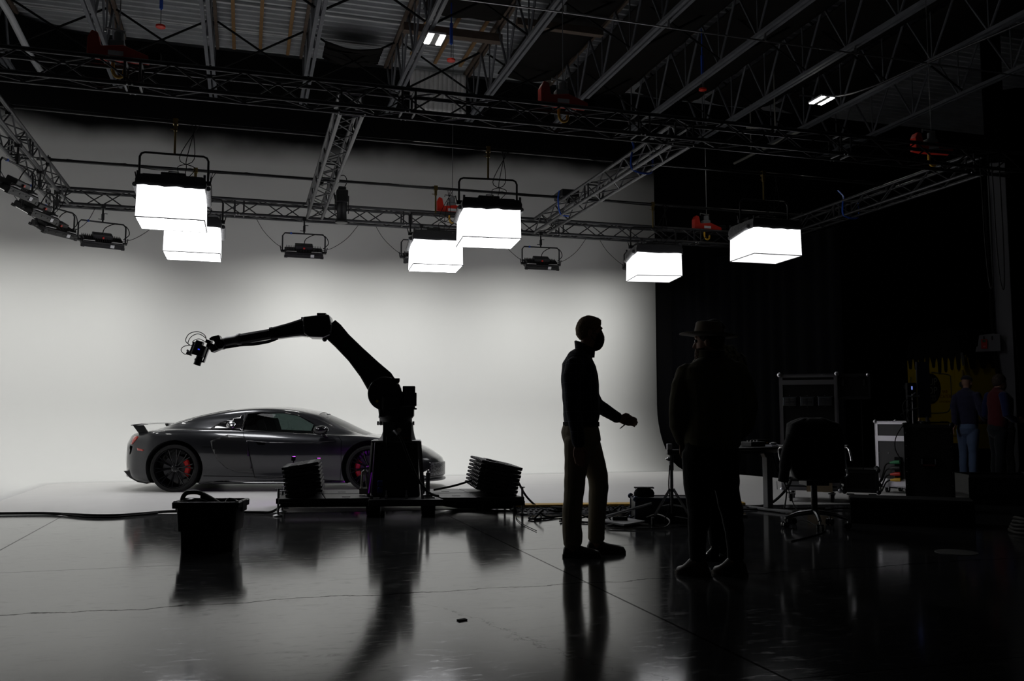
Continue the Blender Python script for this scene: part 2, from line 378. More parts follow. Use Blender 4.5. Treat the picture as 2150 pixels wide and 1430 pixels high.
# ---------------------------------------------------------------- trusses
def truss(a, b, label, c=0.254, step=0.36, joints=()):
    """square box truss whose four chords run from a to b (a, b: centre points)"""
    a, b = V(a), V(b); d = (b - a); Ln = d.length; t = thing('box_truss', label, 'truss', a, degrees(atan2(d.y, d.x)), 'black box trusses of the lighting grid')
    h = c / 2
    for sy in (-1, 1):
        for sz in (-1, 1):
            MB().cyl((0, sy * h, sz * h), (Ln, sy * h, sz * h), 0.0255, n=10).build('chord', truss_m, t, smooth=40)
    lace = MB(); n = int(Ln / step)
    st = Ln / n
    for k in range(n):
        x0, x1 = k * st, (k + 1) * st
        u = 1 if k % 2 else -1
        if k % 8 in (0,):
            for sy in (-1, 1): lace.cyl((x0 + 0.05, sy * h, -h), (x0 + 0.05, sy * h, h), 0.014, n=6); lace.cyl((x0 - 0.1, sy * h, -h), (x0 - 0.1, sy * h, h), 0.014, n=6)
            for sz in (-1, 1): lace.cyl((x0 + 0.05, -h, sz * h), (x0 + 0.05, h, sz * h), 0.014, n=6); lace.cyl((x0 - 0.1, -h, sz * h), (x0 - 0.1, h, sz * h), 0.014, n=6)
        for sy in (-1, 1): lace.cyl((x0, sy * h, -u * h * sy), (x1, sy * h, u * h * sy), 0.0105, n=6)
        for sz in (-1, 1): lace.cyl((x0, -u * h * sz, sz * h), (x1, u * h * sz, sz * h), 0.0105, n=6)
    lace.build('lacing', truss_m, t)
    bolt = MB()
    for k in range(0, n, 8):
        for sy in (-1, 1):
            for sx in (-0.04, -0.09): bolt.ball((k * st + sx + 0.02, sy * (h + 0.02), -h - 0.012), 0.012, 6, 4)
    bolt.build('coupler_pins', steel, t); return t
TZ = 4.68
FY, RY = 9.97, 15.93
truss((-4.1, FY, TZ), (10.5, FY, TZ), 'long front truss passing in front of the whole lighting grid')
truss((-3.05, RY, TZ), (10.05, RY, TZ), 'rear truss carrying the flat lamps before the white wall')
for x, l in ((-2.95, 'side truss meeting the rear truss above the three tilted lamps'), (1.10, 'cross truss with the black spotlight clamped beside its rear end'), (5.28, 'cross truss with blue straps and a black box on top'), (9.95, 'dim cross truss over the dark cases and the van')):
    truss((x, FY + 0.16, TZ), (x, RY - 0.16, TZ), l)
# pipes resting on the trusses
pipe_m = mat('black_pipe', (0.035, 0.035, 0.036), 0.35, 0.7)
PZ = TZ + 0.127 + 0.0255 + 0.025
p1 = spline([(-3.6, 11.95, PZ + 0.02), (-1.3, 11.97, PZ), (1.1, 11.97, PZ), (3.3, 11.97, PZ), (5.3, 11.97, PZ), (7.9, 11.97, PZ), (10.2, 11.97, PZ)], 4)
p2 = spline([(-3.0, 14.3, PZ), (-0.5, 14.3, PZ), (1.1, 14.3, PZ), (3.2, 14.3, PZ), (5.3, 14.3, PZ), (7.0, 14.3, PZ), (10.1, 14.3, PZ)], 4)
for p, y, l in ((p1, 11.97, 'black pipe over the trusses holding the three nearer softboxes'), (p2, 14.3, 'black pipe over the trusses holding the three farther softboxes')):
    t = thing('grid_pipe', l, 'pipe', (0, 0, 0), 0, 'pipes across the lighting grid')
    MB().tube(p, 0.025, 10).build('tube', pipe_m, t, smooth=40)
    for x in (-2.85, 1.1, 5.28, 9.95):
        b = MB(); b.box((x, y, PZ), (0.07, 0.08, 0.075)); b.box((x, y, PZ - 0.07), (0.05, 0.06, 0.06)); b.cyl((x, y, PZ + 0.03), (x, y, PZ + 0.07), 0.01, n=6); b.build('clamp', black, t, bevel=0.006)
    cab = MB(); x = -2.6
    while x < 9.0:
        w = random.uniform(0.7, 1.4); cab.tube(sag((x, y - 0.02, PZ + 0.02), (x + w, y - 0.02, PZ + 0.02), random.uniform(0.01, 0.07), 8), 0.006, 5); x += w
    cab.build('taped_cable', rubber, t)

# ---------------------------------------------------------------- softboxes
glow_side = mat('lit_softbox_cloth', (0.9, 0.9, 0.9), 0.8, emit=(0.97, 0.975, 1.0), emit_s=L_BOX_SIDE)
glow_bot = {k: mat('lit_softbox_front', (0.9, 0.9, 0.9), 0.8, emit=(0.97, 0.975, 1.0), emit_s=L_BOX_BOTTOM * k) for k in (1.0, 0.12, 0.11)}
seam_m = mat('grey_seam', (0.16, 0.16, 0.155), 0.8)
cloth_m = mat('black_cloth', (0.012, 0.012, 0.014), 0.75, bump=0.5, bscale=18, sheen=0.3)
def softbox_proto(label, loc, rz, power, w=0.80, d=0.74, h=0.44):
    """box lamp: origin at the middle of its lower face"""
    t = thing('softbox', label, 'softbox', loc, rz, 'lit white box lamps hanging from the grid pipes')
    def ring(z, kx, bul):
        pts = []; n = 10
        for (ax, ay, bx, by) in ((-1, -1, 1, -1), (1, -1, 1, 1), (1, 1, -1, 1), (-1, 1, -1, -1)):
            for k in range(n):
                u = k / n; s = sin(pi * u) * bul
                x = (ax + (bx - ax) * u) * w / 2 * kx; y_ = (ay + (by - ay) * u) * d / 2 * kx
                nx, ny = (0, ay) if ay == by else (ax, 0)
                pts.append((x + nx * s, y_ + ny * s, z + 0.006 * noise.noise((x * 5, y_ * 5, z * 9 + loc[0]))))
        return pts
    b = MB(); b.rings([ring(h * k / 8, 1.0 - 0.02 * k / 8, 0.012 * sin(pi * k / 8) - 0.004) for k in range(9)], True, False); b.build('side_cloth', glow_side, t, smooth=60)
    b = MB(); b.add([(-w / 2, -d / 2, 0), (w / 2, -d / 2, 0), (w / 2, d / 2, 0), (-w / 2, d / 2, 0)], [(0, 1, 2, 3)]); b.build('front_cloth', glow_bot[power], t)
    b = MB()
    c = [(-w / 2, -d / 2), (w / 2, -d / 2), (w / 2, d / 2), (-w / 2, d / 2)]
    for k in range(4): b.tube([(*c[k], 0.0), (*c[(k + 1) % 4], 0.0)], 0.0075, 6)
    b.build('seam', seam_m, t)
    b = MB(); R = []
    for k, (z, kx) in enumerate(((h - 0.045, 1.0), (h - 0.02, 1.03), (h + 0.03, 1.035), (h + 0.075, 1.0), (h + 0.10, 0.97), (h + 0.105, 0.90), (h + 0.10, 0.05))):
        rg = ring(z, kx, 0.0)
        if k < 4: rg = [(p[0] * (1 + 0.012 * noise.noise((p[0] * 9, p[1] * 9, k))), p[1] * (1 + 0.012 * noise.noise((p[0] * 9, p[1] * 9, k + 5))), p[2] + (0.018 * noise.noise((p[0] * 8, p[1] * 8, k * 3 + loc[1])) if k == 0 else 0)) for p in rg]
        R.append(rg)
    b.rings(R, True, True); b.build('skirt', cloth_m, t, smooth=50)
    for sx in (-1, 1):
        b = MB()
        for sy in (-1, 1): b.tube([(sx * w / 2 * 0.97, sy * d / 2 * 0.97, h + 0.02), (sx * w / 2 * 0.97, sy * d / 2 * 0.97, h + 0.135)], 0.016, 6)
        b.tube([(sx * (w / 2 + 0.03), -d / 2 * 0.7, h - 0.01), (sx * (w / 2 + 0.02), d / 2 * 0.9, h - 0.08)], 0.032, 8)
        b.build('rolled_flap', cloth_m, t, smooth=50)
    b = MB(); b.box((0, 0, h + 0.13), (w * 0.9, d * 0.4, 0.07)); b.box((0, 0, h + 0.18), (0.3, 0.2, 0.06)); b.build('lamp_head', black, t, bevel=0.012)
    b = MB(); b.tube([(-0.055, -d * 0.2, h + 0.15), (-0.05, -d * 0.2, h + 0.205), (0.05, -d * 0.2, h + 0.205), (0.055, -d * 0.2, h + 0.15)], 0.008, 6); b.build('handle', black, t)
    b = MB(); yw = w / 2 + 0.012; zt = h + 0.47; z0 = h + 0.12
    b.tube([(-yw, 0, z0), (-yw, 0, zt - 0.06), (-yw + 0.02, 0, zt - 0.018), (-yw + 0.06, 0, zt), (yw - 0.06, 0, zt), (yw - 0.02, 0, zt - 0.018), (yw, 0, zt - 0.06), (yw, 0, z0)], 0.0145, 8); b.build('yoke', black, t, smooth=50)
    for sx in (-1, 1):
        b = MB(); b.cyl((sx * (yw - 0.05), 0, h + 0.12), (sx * (yw + 0.035), 0, h + 0.12), 0.03); b.tube([(sx * (yw + 0.03), 0, h + 0.12), (sx * (yw + 0.05), 0, h + 0.21)], 0.008, 6)
        b.build('tilt_knob', black, t)
    zp = PZ - loc[2]
    b = MB(); b.cyl((0, 0, zt), (0, 0, zp - 0.03), 0.014); b.box((0, 0, zp - 0.08), (0.04, 0.04, 0.08)); b.box((0, 0, zp), (0.06, 0.07, 0.075)); b.cyl((-0.06, 0, zp - 0.10), (0, 0, zp - 0.10), 0.006, n=6); b.build('pipe_clamp', brass_m, t)
    b = MB()
    for k in range(3):
        b = MB(); b.tube(spline([(0.08 + 0.05 * k, 0.0, h + 0.19), (0.05 + 0.1 * k, -0.06, h + 0.3), (0.24 - 0.09 * k, -0.04, h + 0.42), (0.2 + 0.05 * k, 0, zp)], 5), 0.0055, 5)
        b.build('power_cable', rubber, t)
    return t
SBZ = 3.52
for (x, y, rz, l) in ((-0.93, 11.97, 0, 'nearer softbox hanging over the tail of the car'), (3.22, 11.97, -6, 'nearer softbox hanging ahead of the car, its corner overlapping another softbox'), (7.65, 11.97, -2, 'nearer softbox hanging by itself against the black drapes'),
                     (-0.80, 14.3, 0, 'farther softbox partly hidden behind the one over the car tail'), (2.95, 14.3, -4, 'farther softbox partly behind another, in front of a red hoist'), (6.88, 14.3, -9, 'farther softbox by the free edge of the white wall')):
    softbox_proto(l, (x, y, SBZ), rz, 0.11 if x > 7 else 0.12 if x > 5 else 1.0)

# ---------------------------------------------------------------- flat LED panels under the rear truss
panel_glow = mat('led_panel_face', (0.9, 0.9, 0.9), 0.6, emit=(1.0, 0.985, 0.955), emit_s=1.0)
fin_m = mat('lamp_body_black', (0.010, 0.010, 0.011), 0.42)
def panel_lamp(label, loc, rz, pitch, watt, drop=0.36, tag_x=0.14):
    """flat LED panel; origin at its tilt axis, local -y is the side that faces the camera"""
    t = thing('panel_lamp', label, 'panel light', loc, rz, 'flat LED panels hanging from the grid trusses')
    T = Euler((rad(pitch), 0, 0)).to_matrix().to_4x4()
    b = MB(); b.box((0, 0, -0.06), (0.645, 0.30, 0.085), M=T); b.build('lamp_body', fin_m, t, bevel=0.012)
    b = MB(); b.box((0, -0.145, -0.075), (0.65, 0.03, 0.07), M=T)
    for sx in (-1, 1):
        for sy in (-1, 1): b.box((sx * 0.305, sy * 0.14, -0.095), (0.055, 0.05, 0.04), M=T)
    for k in range(4): b.box((-0.21 + 0.14 * k, -0.163, -0.06), (0.08, 0.008, 0.02), M=T)
    b.build('corner_frame', black, t, bevel=0.008)
    b = MB()
    for k in range(22): b.box((-0.29 + k * 0.0276, 0, 0.0), (0.005, 0.24, 0.05), M=T)
    b.build('cooling_fins', fin_m, t)
    b = MB(); b.box((0.0, 0.0, 0.045), (0.30, 0.16, 0.075), M=T); b.build('control_box', fin_m, t, bevel=0.01)
    MB().cyl((0, -0.085, 0.045), (0, -0.10, 0.045), 0.018, M=T).build('stop_button', red_m, t)
    b = MB()
    for sx in (-1, 1): b.tube([(sx * 0.12, -0.13, -0.012), (sx * 0.13, -0.15, 0.004), (sx * 0.28, -0.15, 0.004), (sx * 0.30, -0.13, -0.012)], 0.009, 6, M=T)
    b.build('chrome_handles', alu, t)
    MB().box((tag_x, -0.165, -0.065), (0.06, 0.004, 0.05), M=T).build('paper_label', white_tag, t)
    MB().box((0, 0, -0.105), (0.58, 0.25, 0.004), M=T).build('light_face', panel_glow, t)
    ld = bpy.data.lights.new('panel_light', 'AREA'); ld.shape = 'RECTANGLE'; ld.size = 0.58; ld.size_y = 0.25; ld.energy = watt; ld.color = (1.0, 1.0, 0.965); ld.spread = rad(PANEL_SPREAD)
    lo = bpy.data.objects.new('panel_light', ld); COL.objects.link(lo); lo.parent = t; lo.matrix_local = T @ MX.Translation((0, 0, -0.112))
    b = MB(); z = 0.27
    b.tube([(-0.362, 0, -0.06), (-0.362, 0, z - 0.05), (-0.325, 0, z), (0.325, 0, z), (0.362, 0, z - 0.05), (0.362, 0, -0.06)], 0.013, 8, flat=1.0); b.build('yoke', black, t, smooth=40)
    for sx in (-1, 1):
        b = MB(); b.cyl((sx * 0.32, 0, -0.05), (sx * 0.385, 0, -0.05), 0.024); b.tube([(sx * 0.385, 0, -0.05), (sx * 0.40, 0, 0.04)], 0.008, 6); b.build('tilt_lever', black, t)
    b = MB(); b.cyl((0, 0, z), (0, 0, z + drop), 0.014); b.box((0, 0, z + 0.09), (0.04, 0.04, 0.10)); b.box((0, 0, z + drop), (0.06, 0.07, 0.07)); b.cyl((-0.07, 0, z + 0.05), (0, 0, z + 0.05), 0.006, n=6); b.cyl((0.07, 0, z + 0.15), (0, 0, z + 0.15), 0.006, n=6); b.build('hanging_spigot', black, t)
    MB().box((-0.22, 0, z), (0.03, 0.032, 0.032)).build('tape_wrap', blue_m, t)
    b = MB()
    b.tube(spline([(0.0, -0.02, 0.06), (0.03, -0.06, 0.17), (0.2, -0.02, 0.265), (0.36, -0.02, 0.24), (0.42, 0, 0.12), (0.33, 0, 0.02)], 5), 0.0075, 5)
    b.build('power_cable', rubber, t); b = MB()
    b.tube(spline([(0.32, 0.05, 0.0), (0.5, 0.06, 0.06), (0.75, 0.1, 0.25), (0.95, 0.15, z + drop - 0.02)], 5), 0.005, 5)
    b.build('data_cable', rubber, t); b = MB()
    b.tube(spline([(-0.36, 0, 0.0), (-0.5, 0.02, 0.1), (-0.68, 0.1, 0.3), (-0.8, 0.15, z + drop - 0.02)], 5), 0.005, 5)
    b.build('data_cable', rubber, t); return t
PITCH_P = 29; PNZ = 4.0; YP = RY - 0.127
DROP = TZ - 0.127 - PNZ - 0.27 - 0.025
for x, w_, l in ((0.93, 1.2, 'panel light hanging by the rear end of the spotlight truss'), (3.00, 0.86, 'panel light half hidden behind a farther softbox'), (5.28, 0.92, 'panel light hanging under the joint of the blue-strap truss'), (7.35, 1.0, 'panel light across the free edge of the white wall')):
    panel_lamp(l, (x, YP, PNZ), 0 if x < 4 else -2, PITCH_P, W_PANEL * w_, drop=DROP)
panel_lamp('first panel light beside the truss corner, coiled cable on one side', (-2.30, YP, PNZ), 20, PITCH_P, W_PANEL * 0.88, drop=DROP)
panel_lamp('steeply tilted panel light under the corner of the side truss', (-2.83, 14.95, PNZ), 56, PITCH_P, W_PANEL * 0.5, drop=DROP)
panel_lamp('panel light tipped edge-on under the side truss', (-2.83, 13.75, PNZ), 70, PITCH_P, W_PANEL * 0.3, drop=DROP)
panel_lamp('panel light cut by the picture edge under the side truss', (-2.83, 12.45, PNZ), 72, PITCH_P, W_PANEL * 0.2, drop=DROP)

# black ellipsoidal spotlight
t = thing('spotlight', 'black tubular spotlight hanging beside the cross truss, pointing down', 'spotlight', (1.48, 14.9, 4.3))
MB().lathe([(0.075, 0.0), (0.105, 0.01), (0.105, 0.04), (0.085, 0.06), (0.08, 0.2), (0.09, 0.22), (0.095, 0.36)], 20).build('lens_barrel', black, t, smooth=40)
b = MB(); b.box((0, 0, 0.45), (0.19, 0.20, 0.22)); b.box((0, 0, 0.57), (0.13, 0.13, 0.10)); b.build('lamp_house', black, t, bevel=0.02)
b = MB(); b.box((-0.11, 0, 0.32), (0.012, 0.05, 0.3)); b.box((0.11, 0, 0.32), (0.012, 0.05, 0.3)); b.tube([(-0.11, 0, 0.4), (-0.15, 0, 0.6), (-0.2, 0, 0.7)], 0.012, 6); b.box((-0.215, 0, 0.66), (0.06, 0.07, 0.09)); b.build('yoke', black, t)
MB().tube(spline([(0.03, 0, 0.6), (0.08, 0, 0.72), (0.02, 0, 0.82), (-0.15, 0, 0.75)], 5), 0.008, 5).build('power_cable', rubber, t)

# chain hoists standing on the trusses
grey_m = mat('grey_cast', (0.22, 0.23, 0.24), 0.45, 0.4)
def hoist(label, loc, rz=0):
    t = thing('chain_hoist', label, 'chain hoist', loc, rz, 'red chain hoists over the trusses')
    b = MB(); b.prism([(-0.30, 0.02), (-0.30, 0.20), (-0.26, 0.28), (-0.20, 0.26), (-0.17, 0.12), (0.05, 0.15), (0.30, 0.06), (0.30, 0.0), (-0.16, 0.0)], 'y', -0.07, 0.07); b.build('red_body', red_m, t, bevel=0.012)
    b = MB(); b.box((-0.02, 0, 0.14), (0.16, 0.13, 0.12)); b.cyl((0.0, 0, 0.18), (0.0, 0, 0.30), 0.055); b.build('motor', grey_m, t, bevel=0.015)
    b = MB(); b.tube([(-0.14, 0, 0.30), (-0.14, 0, 0.34), (0.06, 0, 0.32)], 0.012, 6); b.build('suspension_bar', steel, t)
    b = MB(); b.box((0.34, 0, 0.07), (0.16, 0.12, 0.10)); b.build('chain_bag', matte, t, bevel=0.02)
    MB().box((-0.02, -0.075, 0.05), (0.15, 0.006, 0.05)).build('name_plate', white_tag, t)
    MB().cyl((0, 0, 0.3), (0, 0, 3.4 - (loc[2] - 4.84)), 0.006, n=6).build('lift_chain', steel, t)
    b = MB(); b.tube(spline([(-0.05, 0, 0.0), (-0.05, 0, -0.12), (-0.01, 0, -0.18), (0.05, 0, -0.16), (0.06, 0, -0.10)], 4), 0.018, 8); b.build('load_hook', yellow_m, t); return t
HZ = TZ + 0.155
hoist('red chain hoist on the front truss over the car tail', (-1.36, FY, HZ)); hoist('red chain hoist on the front truss past the silver sheet', (3.62, FY, HZ))
hoist('red chain hoist on the rear truss behind the softbox pair', (3.60, RY, HZ)); hoist('red chain hoist on the rear truss over the black drapes', (8.85, RY, HZ)); hoist('dim red chain hoist at the dark end of the front truss', (9.32, FY + 0.3, HZ), -6)
# straps and junction box on the second cross truss
t = thing('junction_box', 'black junction box with blue strap on the cross truss', 'junction box', (5.27, 14.35, TZ + 0.16))
MB().box((0.0, 0, 0.07), (0.32, 0.42, 0.13)).build('case', black, t, bevel=0.015); MB().tube(spline([(-0.17, -0.1, 0.12), (-0.2, -0.12, -0.05), (-0.15, -0.1, -0.28), (0, -0.1, -0.31)], 4), 0.012, 6).build('strap', blue_m, t)
for x, y, l in ((5.28, 11.3, 'blue sling wrapped round the middle of the strap-carrying truss'), (9.95, 12.9, 'blue sling wrapped on the dim cross truss')):
    tag(MB().tube(spline([(x - 0.02, y + 0.3, TZ + 0.38), (x - 0.1, y + 0.05, TZ + 0.2), (x - 0.16, y, TZ + 0.05), (x - 0.14, y, TZ - 0.14), (x + 0.14, y, TZ - 0.16), (x + 0.16, y, TZ + 0.1)], 5), 0.016, 6, flat=0.5).build('sling', blue_m), l, 'sling')
# thin hanging cables at the dim end of the grid
for k, (x, l) in enumerate(((9.72, 'thin black cable looping down at the dim end of the grid'), (9.92, 'second thin cable dangling beside the grey column'))):
    tag(MB().tube(spline([(x, 9.83, 4.70), (x + 0.02, 9.83, 4.2), (x + 0.03, 9.83, 3.5), (x + 0.07, 9.83, 2.95), (x + 0.13, 9.83, 2.9), (x + 0.15, 9.83, 3.6), (x + 0.14, 9.83, 4.70)], 6), 0.008, 5).build('hanging_cable', rubber), l, 'cable')
# ---------------------------------------------------------------- the car
def build_car():
    paint = mat('grey_metallic_paint', (0.018, 0.019, 0.022), 0.28, 0.5, coat=1.0)
    pane_m = M_glass('tinted_side_glass', (0.20, 0.245, 0.235)); wind_m = M_glass('windscreen_glass', (0.50, 0.56, 0.53))
    trim_m = mat('piano_black_trim', (0.004, 0.004, 0.0045), 0.08, coat=0.6); carbon = mat('carbon_blade', (0.010, 0.010, 0.011), 0.22, coat=0.5)
    groove = mat('panel_gap', (0.0015, 0.0015, 0.0015), 0.9, spec=0.0); interior = mat('cabin_black', (0.005, 0.005, 0.005), 0.8)
    tail_m = mat('red_lens', (0.42, 0.03, 0.02), 0.12, coat=1.0); cal_m = mat('red_caliper', (0.50, 0.012, 0.01), 0.3)
    ang = -14.0; e = V((cos(rad(ang)), sin(rad(ang)), 0)); n = V((-e.y, e.x, 0))
    root = thing('sports_car', 'low dark grey sports coupe with rear wing parked on the white floor', 'car', V((-0.949, 13.926, 0)) + n * 0.93, ang)
    #        x     zb    wb    wm    zm    wsh   zsh   wg    zg    wr    ze    zr
    T = [(-0.875, 0.36, 0.40, 0.62, 0.47, 0.58, 0.56, 0.45, 0.575, 0.25, 0.585, 0.59),
         (-0.86, 0.28, 0.55, 0.78, 0.47, 0.74, 0.66, 0.60, 0.70, 0.35, 0.72, 0.725),
         (-0.80, 0.20, 0.66, 0.86, 0.47, 0.82, 0.745, 0.68, 0.80, 0.42, 0.825, 0.83),
         (-0.70, 0.155, 0.72, 0.905, 0.48, 0.85, 0.79, 0.70, 0.845, 0.45, 0.86, 0.866),
         (-0.55, 0.135, 0.78, 0.94, 0.50, 0.87, 0.825, 0.72, 0.866, 0.47, 0.88, 0.886),
         (-0.38, 0.125, 0.82, 0.962, 0.55, 0.885, 0.86, 0.74, 0.888, 0.50, 0.908, 0.92),
         (-0.15, 0.12, 0.85, 0.970, 0.58, 0.892, 0.882, 0.76, 0.905, 0.55, 0.985, 1.014),
         (0.14, 0.115, 0.86, 0.970, 0.60, 0.892, 0.892, 0.77, 0.912, 0.56, 1.068, 1.100),
         (0.48, 0.11, 0.87, 0.964, 0.58, 0.885, 0.890, 0.775, 0.910, 0.56, 1.138, 1.176),
         (0.73, 0.11, 0.88, 0.952, 0.56, 0.872, 0.884, 0.78, 0.902, 0.565, 1.172, 1.213),
         (1.02, 0.11, 0.88, 0.938, 0.55, 0.858, 0.874, 0.78, 0.890, 0.57, 1.193, 1.242),
         (1.32, 0.11, 0.88, 0.930, 0.54, 0.850, 0.862, 0.78, 0.876, 0.57, 1.194, 1.249),
         (1.59, 0.11, 0.88, 0.930, 0.54, 0.850, 0.850, 0.78, 0.862, 0.565, 1.174, 1.235),
         (1.86, 0.11, 0.88, 0.934, 0.54, 0.855, 0.836, 0.775, 0.848, 0.56, 1.12, 1.19),
         (2.04, 0.11, 0.88, 0.940, 0.54, 0.862, 0.826, 0.77, 0.838, 0.56, 1.068, 1.145),
         (2.34, 0.11, 0.87, 0.952, 0.54, 0.878, 0.812, 0.76, 0.822, 0.57, 0.93, 1.015),
         (2.61, 0.11, 0.86, 0.962, 0.54, 0.888, 0.800, 0.74, 0.808, 0.55, 0.838, 0.880),
         (2.84, 0.11, 0.85, 0.964, 0.53, 0.885, 0.784, 0.72, 0.79, 0.50, 0.788, 0.802),
         (3.16, 0.11, 0.83, 0.955, 0.50, 0.868, 0.735, 0.68, 0.742, 0.45, 0.744, 0.748),
         (3.46, 0.11, 0.80, 0.940, 0.45, 0.84, 0.650, 0.64, 0.665, 0.40, 0.668, 0.67),
         (3.63, 0.11, 0.78, 0.925, 0.40, 0.82, 0.575, 0.62, 0.595, 0.40, 0.60, 0.602),
         (3.76, 0.12, 0.76, 0.905, 0.35, 0.80, 0.490, 0.62, 0.510, 0.40, 0.515, 0.518),
         (3.845, 0.14, 0.74, 0.87, 0.31, 0.77, 0.42, 0.60, 0.44, 0.40, 0.447, 0.45),
         (3.875, 0.19, 0.68, 0.80, 0.29, 0.72, 0.36, 0.58, 0.375, 0.38, 0.382, 0.385)]
    def prm(x):
        if x <= T[0][0]: return T[0]
        if x >= T[-1][0]: return T[-1]
        i = max(k for k in range(len(T)) if T[k][0] <= x); i = min(i, len(T) - 2)
        p0, p1, p2, p3 = T[max(i - 1, 0)], T[i], T[i + 1], T[min(i + 2, len(T) - 1)]
        t = (x - p1[0]) / (p2[0] - p1[0]); h = p2[0] - p1[0]; out = [x]
        for k in range(1, 12):
            m1 = (p2[k] - p0[k]) / (p2[0] - p0[0]) * h; m2 = (p3[k] - p1[k]) / (p3[0] - p1[0]) * h
            out.append((2 * t**3 - 3 * t**2 + 1) * p1[k] + (t**3 - 2 * t**2 + t) * m1 + (-2 * t**3 + 3 * t**2) * p2[k] + (t**3 - t**2) * m2)
        return out
    def ss(v): v = min(max(v, 0), 1); return v * v * (3 - 2 * v)
    def warp(x, y):
        a = abs(y) / 0.95
        return x + 0.24 * a ** 3 * ss((-0.25 - x) / 0.6) - 0.55 * a ** 2.4 * ss((x - 2.9) / 0.95)
    SEG = 10
    def half(x):
        _, zb, wb, wm, zm, wsh, zsh, wg, zg, wr, ze, zr = prm(x)
        ws = wm - 0.028
        c = [(0, zb), (wb * 0.55, zb), (wb, zb + 0.006), (wb + (ws - wb) * 0.75, zb + 0.06), (ws, zb + (zm - zb) * 0.55), (wm, zm), (wm - 0.012, zm + (zsh - zm) * 0.6), (wsh, zsh), (wg + 0.006, zg),
             (wr + (wg - wr) * 0.46, zg + (ze - zg) * 0.56), (wr, ze), (wr * 0.62, ze + (zr - ze) * 0.72), (wr * 0.28, zr - (zr - ze) * 0.07), (0, zr)]
        return [(p.x, p.y) for p in spline([(a, b, 0) for a, b in c], SEG)]
    xs = []
    for i in range(len(T) - 1):
        d = T[i + 1][0] - T[i][0]; k = max(1, int(d / 0.03)); xs += [T[i][0] + d * j / k for j in range(k)]
    xs.append(T[-1][0])
    def ring(x):
        h = half(x); pts = [(warp(x, y), -y, z) for y, z in h] + [(warp(x, y), y, z) for y, z in h[-2:0:-1]]
        return pts
    def side(x, z):
        """outer half-width of the body at length x and height z (found through the plan rounding)"""
        x0 = x
        for _ in range(6):
            h = half(x0)[2 * SEG:]; y = h[-1][0]
            for (ya, za), (yb, zb_) in zip(h[:-1], h[1:]):
                if (za - z) * (zb_ - z) <= 0 and abs(zb_ - za) > 1e-9: y = ya + (yb - ya) * (z - za) / (zb_ - za); break
            x0 = x - (warp(x0, y) - x0)
        return y
    def top(x, y):
        h = half(x)[7 * SEG:]; z = h[-1][1]
        for (ya, za), (yb, zb_) in zip(h[:-1], h[1:]):
            if (ya - abs(y)) * (yb - abs(y)) <= 0 and abs(yb - ya) > 1e-9: z = za + (zb_ - za) * (abs(y) - ya) / (yb - ya); break
        return z
    def patch(name, poly, m, eps=0.004, parent=root, flip=1, plan=False, step=0.035, thick=0.004):
        bm = bmesh.new(); bm.faces.new([bm.verts.new((a, b, 0)) for a, b in poly])
        for ax in (0, 1):
            lo, hi = min(p[ax] for p in poly), max(p[ax] for p in poly); k = lo + step
            while k < hi:
                co = [0, 0, 0]; co[ax] = k; no = [0, 0, 0]; no[ax] = 1
                bmesh.ops.bisect_plane(bm, geom=bm.verts[:] + bm.edges[:] + bm.faces[:], plane_co=co, plane_no=no); k += step
        bmesh.ops.triangulate(bm, faces=[f for f in bm.faces if len(f.verts) > 4])
        for v in bm.verts:
            a, b = v.co.x, v.co.y
            v.co = (a, b, top(a, b) + eps) if plan else (a, flip * -(side(a, b) + eps), b)
        bmesh.ops.recalc_face_normals(bm, faces=bm.faces)
        me = bpy.data.meshes.new(name); bm.to_mesh(me); bm.free(); me.materials.append(m); me.shade_smooth()
        o = bpy.data.objects.new(name, me); COL.objects.link(o); o.parent = parent
        if thick:
            md = o.modifiers.new('t', 'SOLIDIFY'); md.thickness = thick; md.offset = 0; solid(o)
        return o
    def line(name, pts, m, w=0.006, eps=0.0015, parent=root, flip=1, sub=8):
        P = []
        for (a, b), (c, d) in zip(pts[:-1], pts[1:]):
            for k in range(sub): P.append((a + (c - a) * k / sub, b + (d - b) * k / sub))
        P.append(pts[-1])
        return MB().tube([(a, flip * -(side(a, b) + eps), b) for a, b in P], w / 2, 6).build(name, m, parent, smooth=60)
    # body shell with wheel housings and cabin openings
    body = MB().rings([ring(x) for x in xs], True, True).build('body_shell', paint, root)
    WB = 2.80; WR = 0.345
    cut = []
    for ax, r in ((0.0, 0.408), (WB, 0.400)):
        for s in (-1, 1): cut.append(MB().cyl((ax, s * 0.62, 0.345), (ax, s * 1.2, 0.345), r, n=64).build('c', interior, root))
    win = [(0.925, 0.895), (0.945, 1.065), (0.965, 1.135), (1.15, 1.146), (1.50, 1.138), (1.71, 1.098), (1.92, 0.985), (2.08, 0.865), (2.13, 0.838), (1.9, 0.850), (1.3, 0.874)]
    cut.append(MB().prism(win, 'y', -1.2, 1.2).build('c', interior, root))
    cut.append(MB().prism([(1.99, -0.47), (1.99, 0.47), (2.35, 0.53), (2.70, 0.56), (2.75, 0.3), (2.76, 0.0), (2.75, -0.3), (2.70, -0.56), (2.35, -0.53)], 'z', 0.80, 1.6).build('c', interior, root))
    for c in cut:
        md = body.modifiers.new('b', 'BOOLEAN'); md.operation = 'DIFFERENCE'; md.solver = 'EXACT'; md.object = c
        md.material_mode = 'TRANSFER'
    solid(body)
    for c in cut: bpy.data.objects.remove(c)
    body.data.shade_smooth(); body.data.set_sharp_from_angle(angle=rad(32))
    # glass
    wl = [(0.915, 0.885), (0.938, 1.065), (0.955, 1.142), (1.15, 1.153), (1.51, 1.145), (1.72, 1.105), (1.935, 0.992), (2.10, 0.868), (2.16, 0.833), (1.9, 0.844), (1.3, 0.866)]
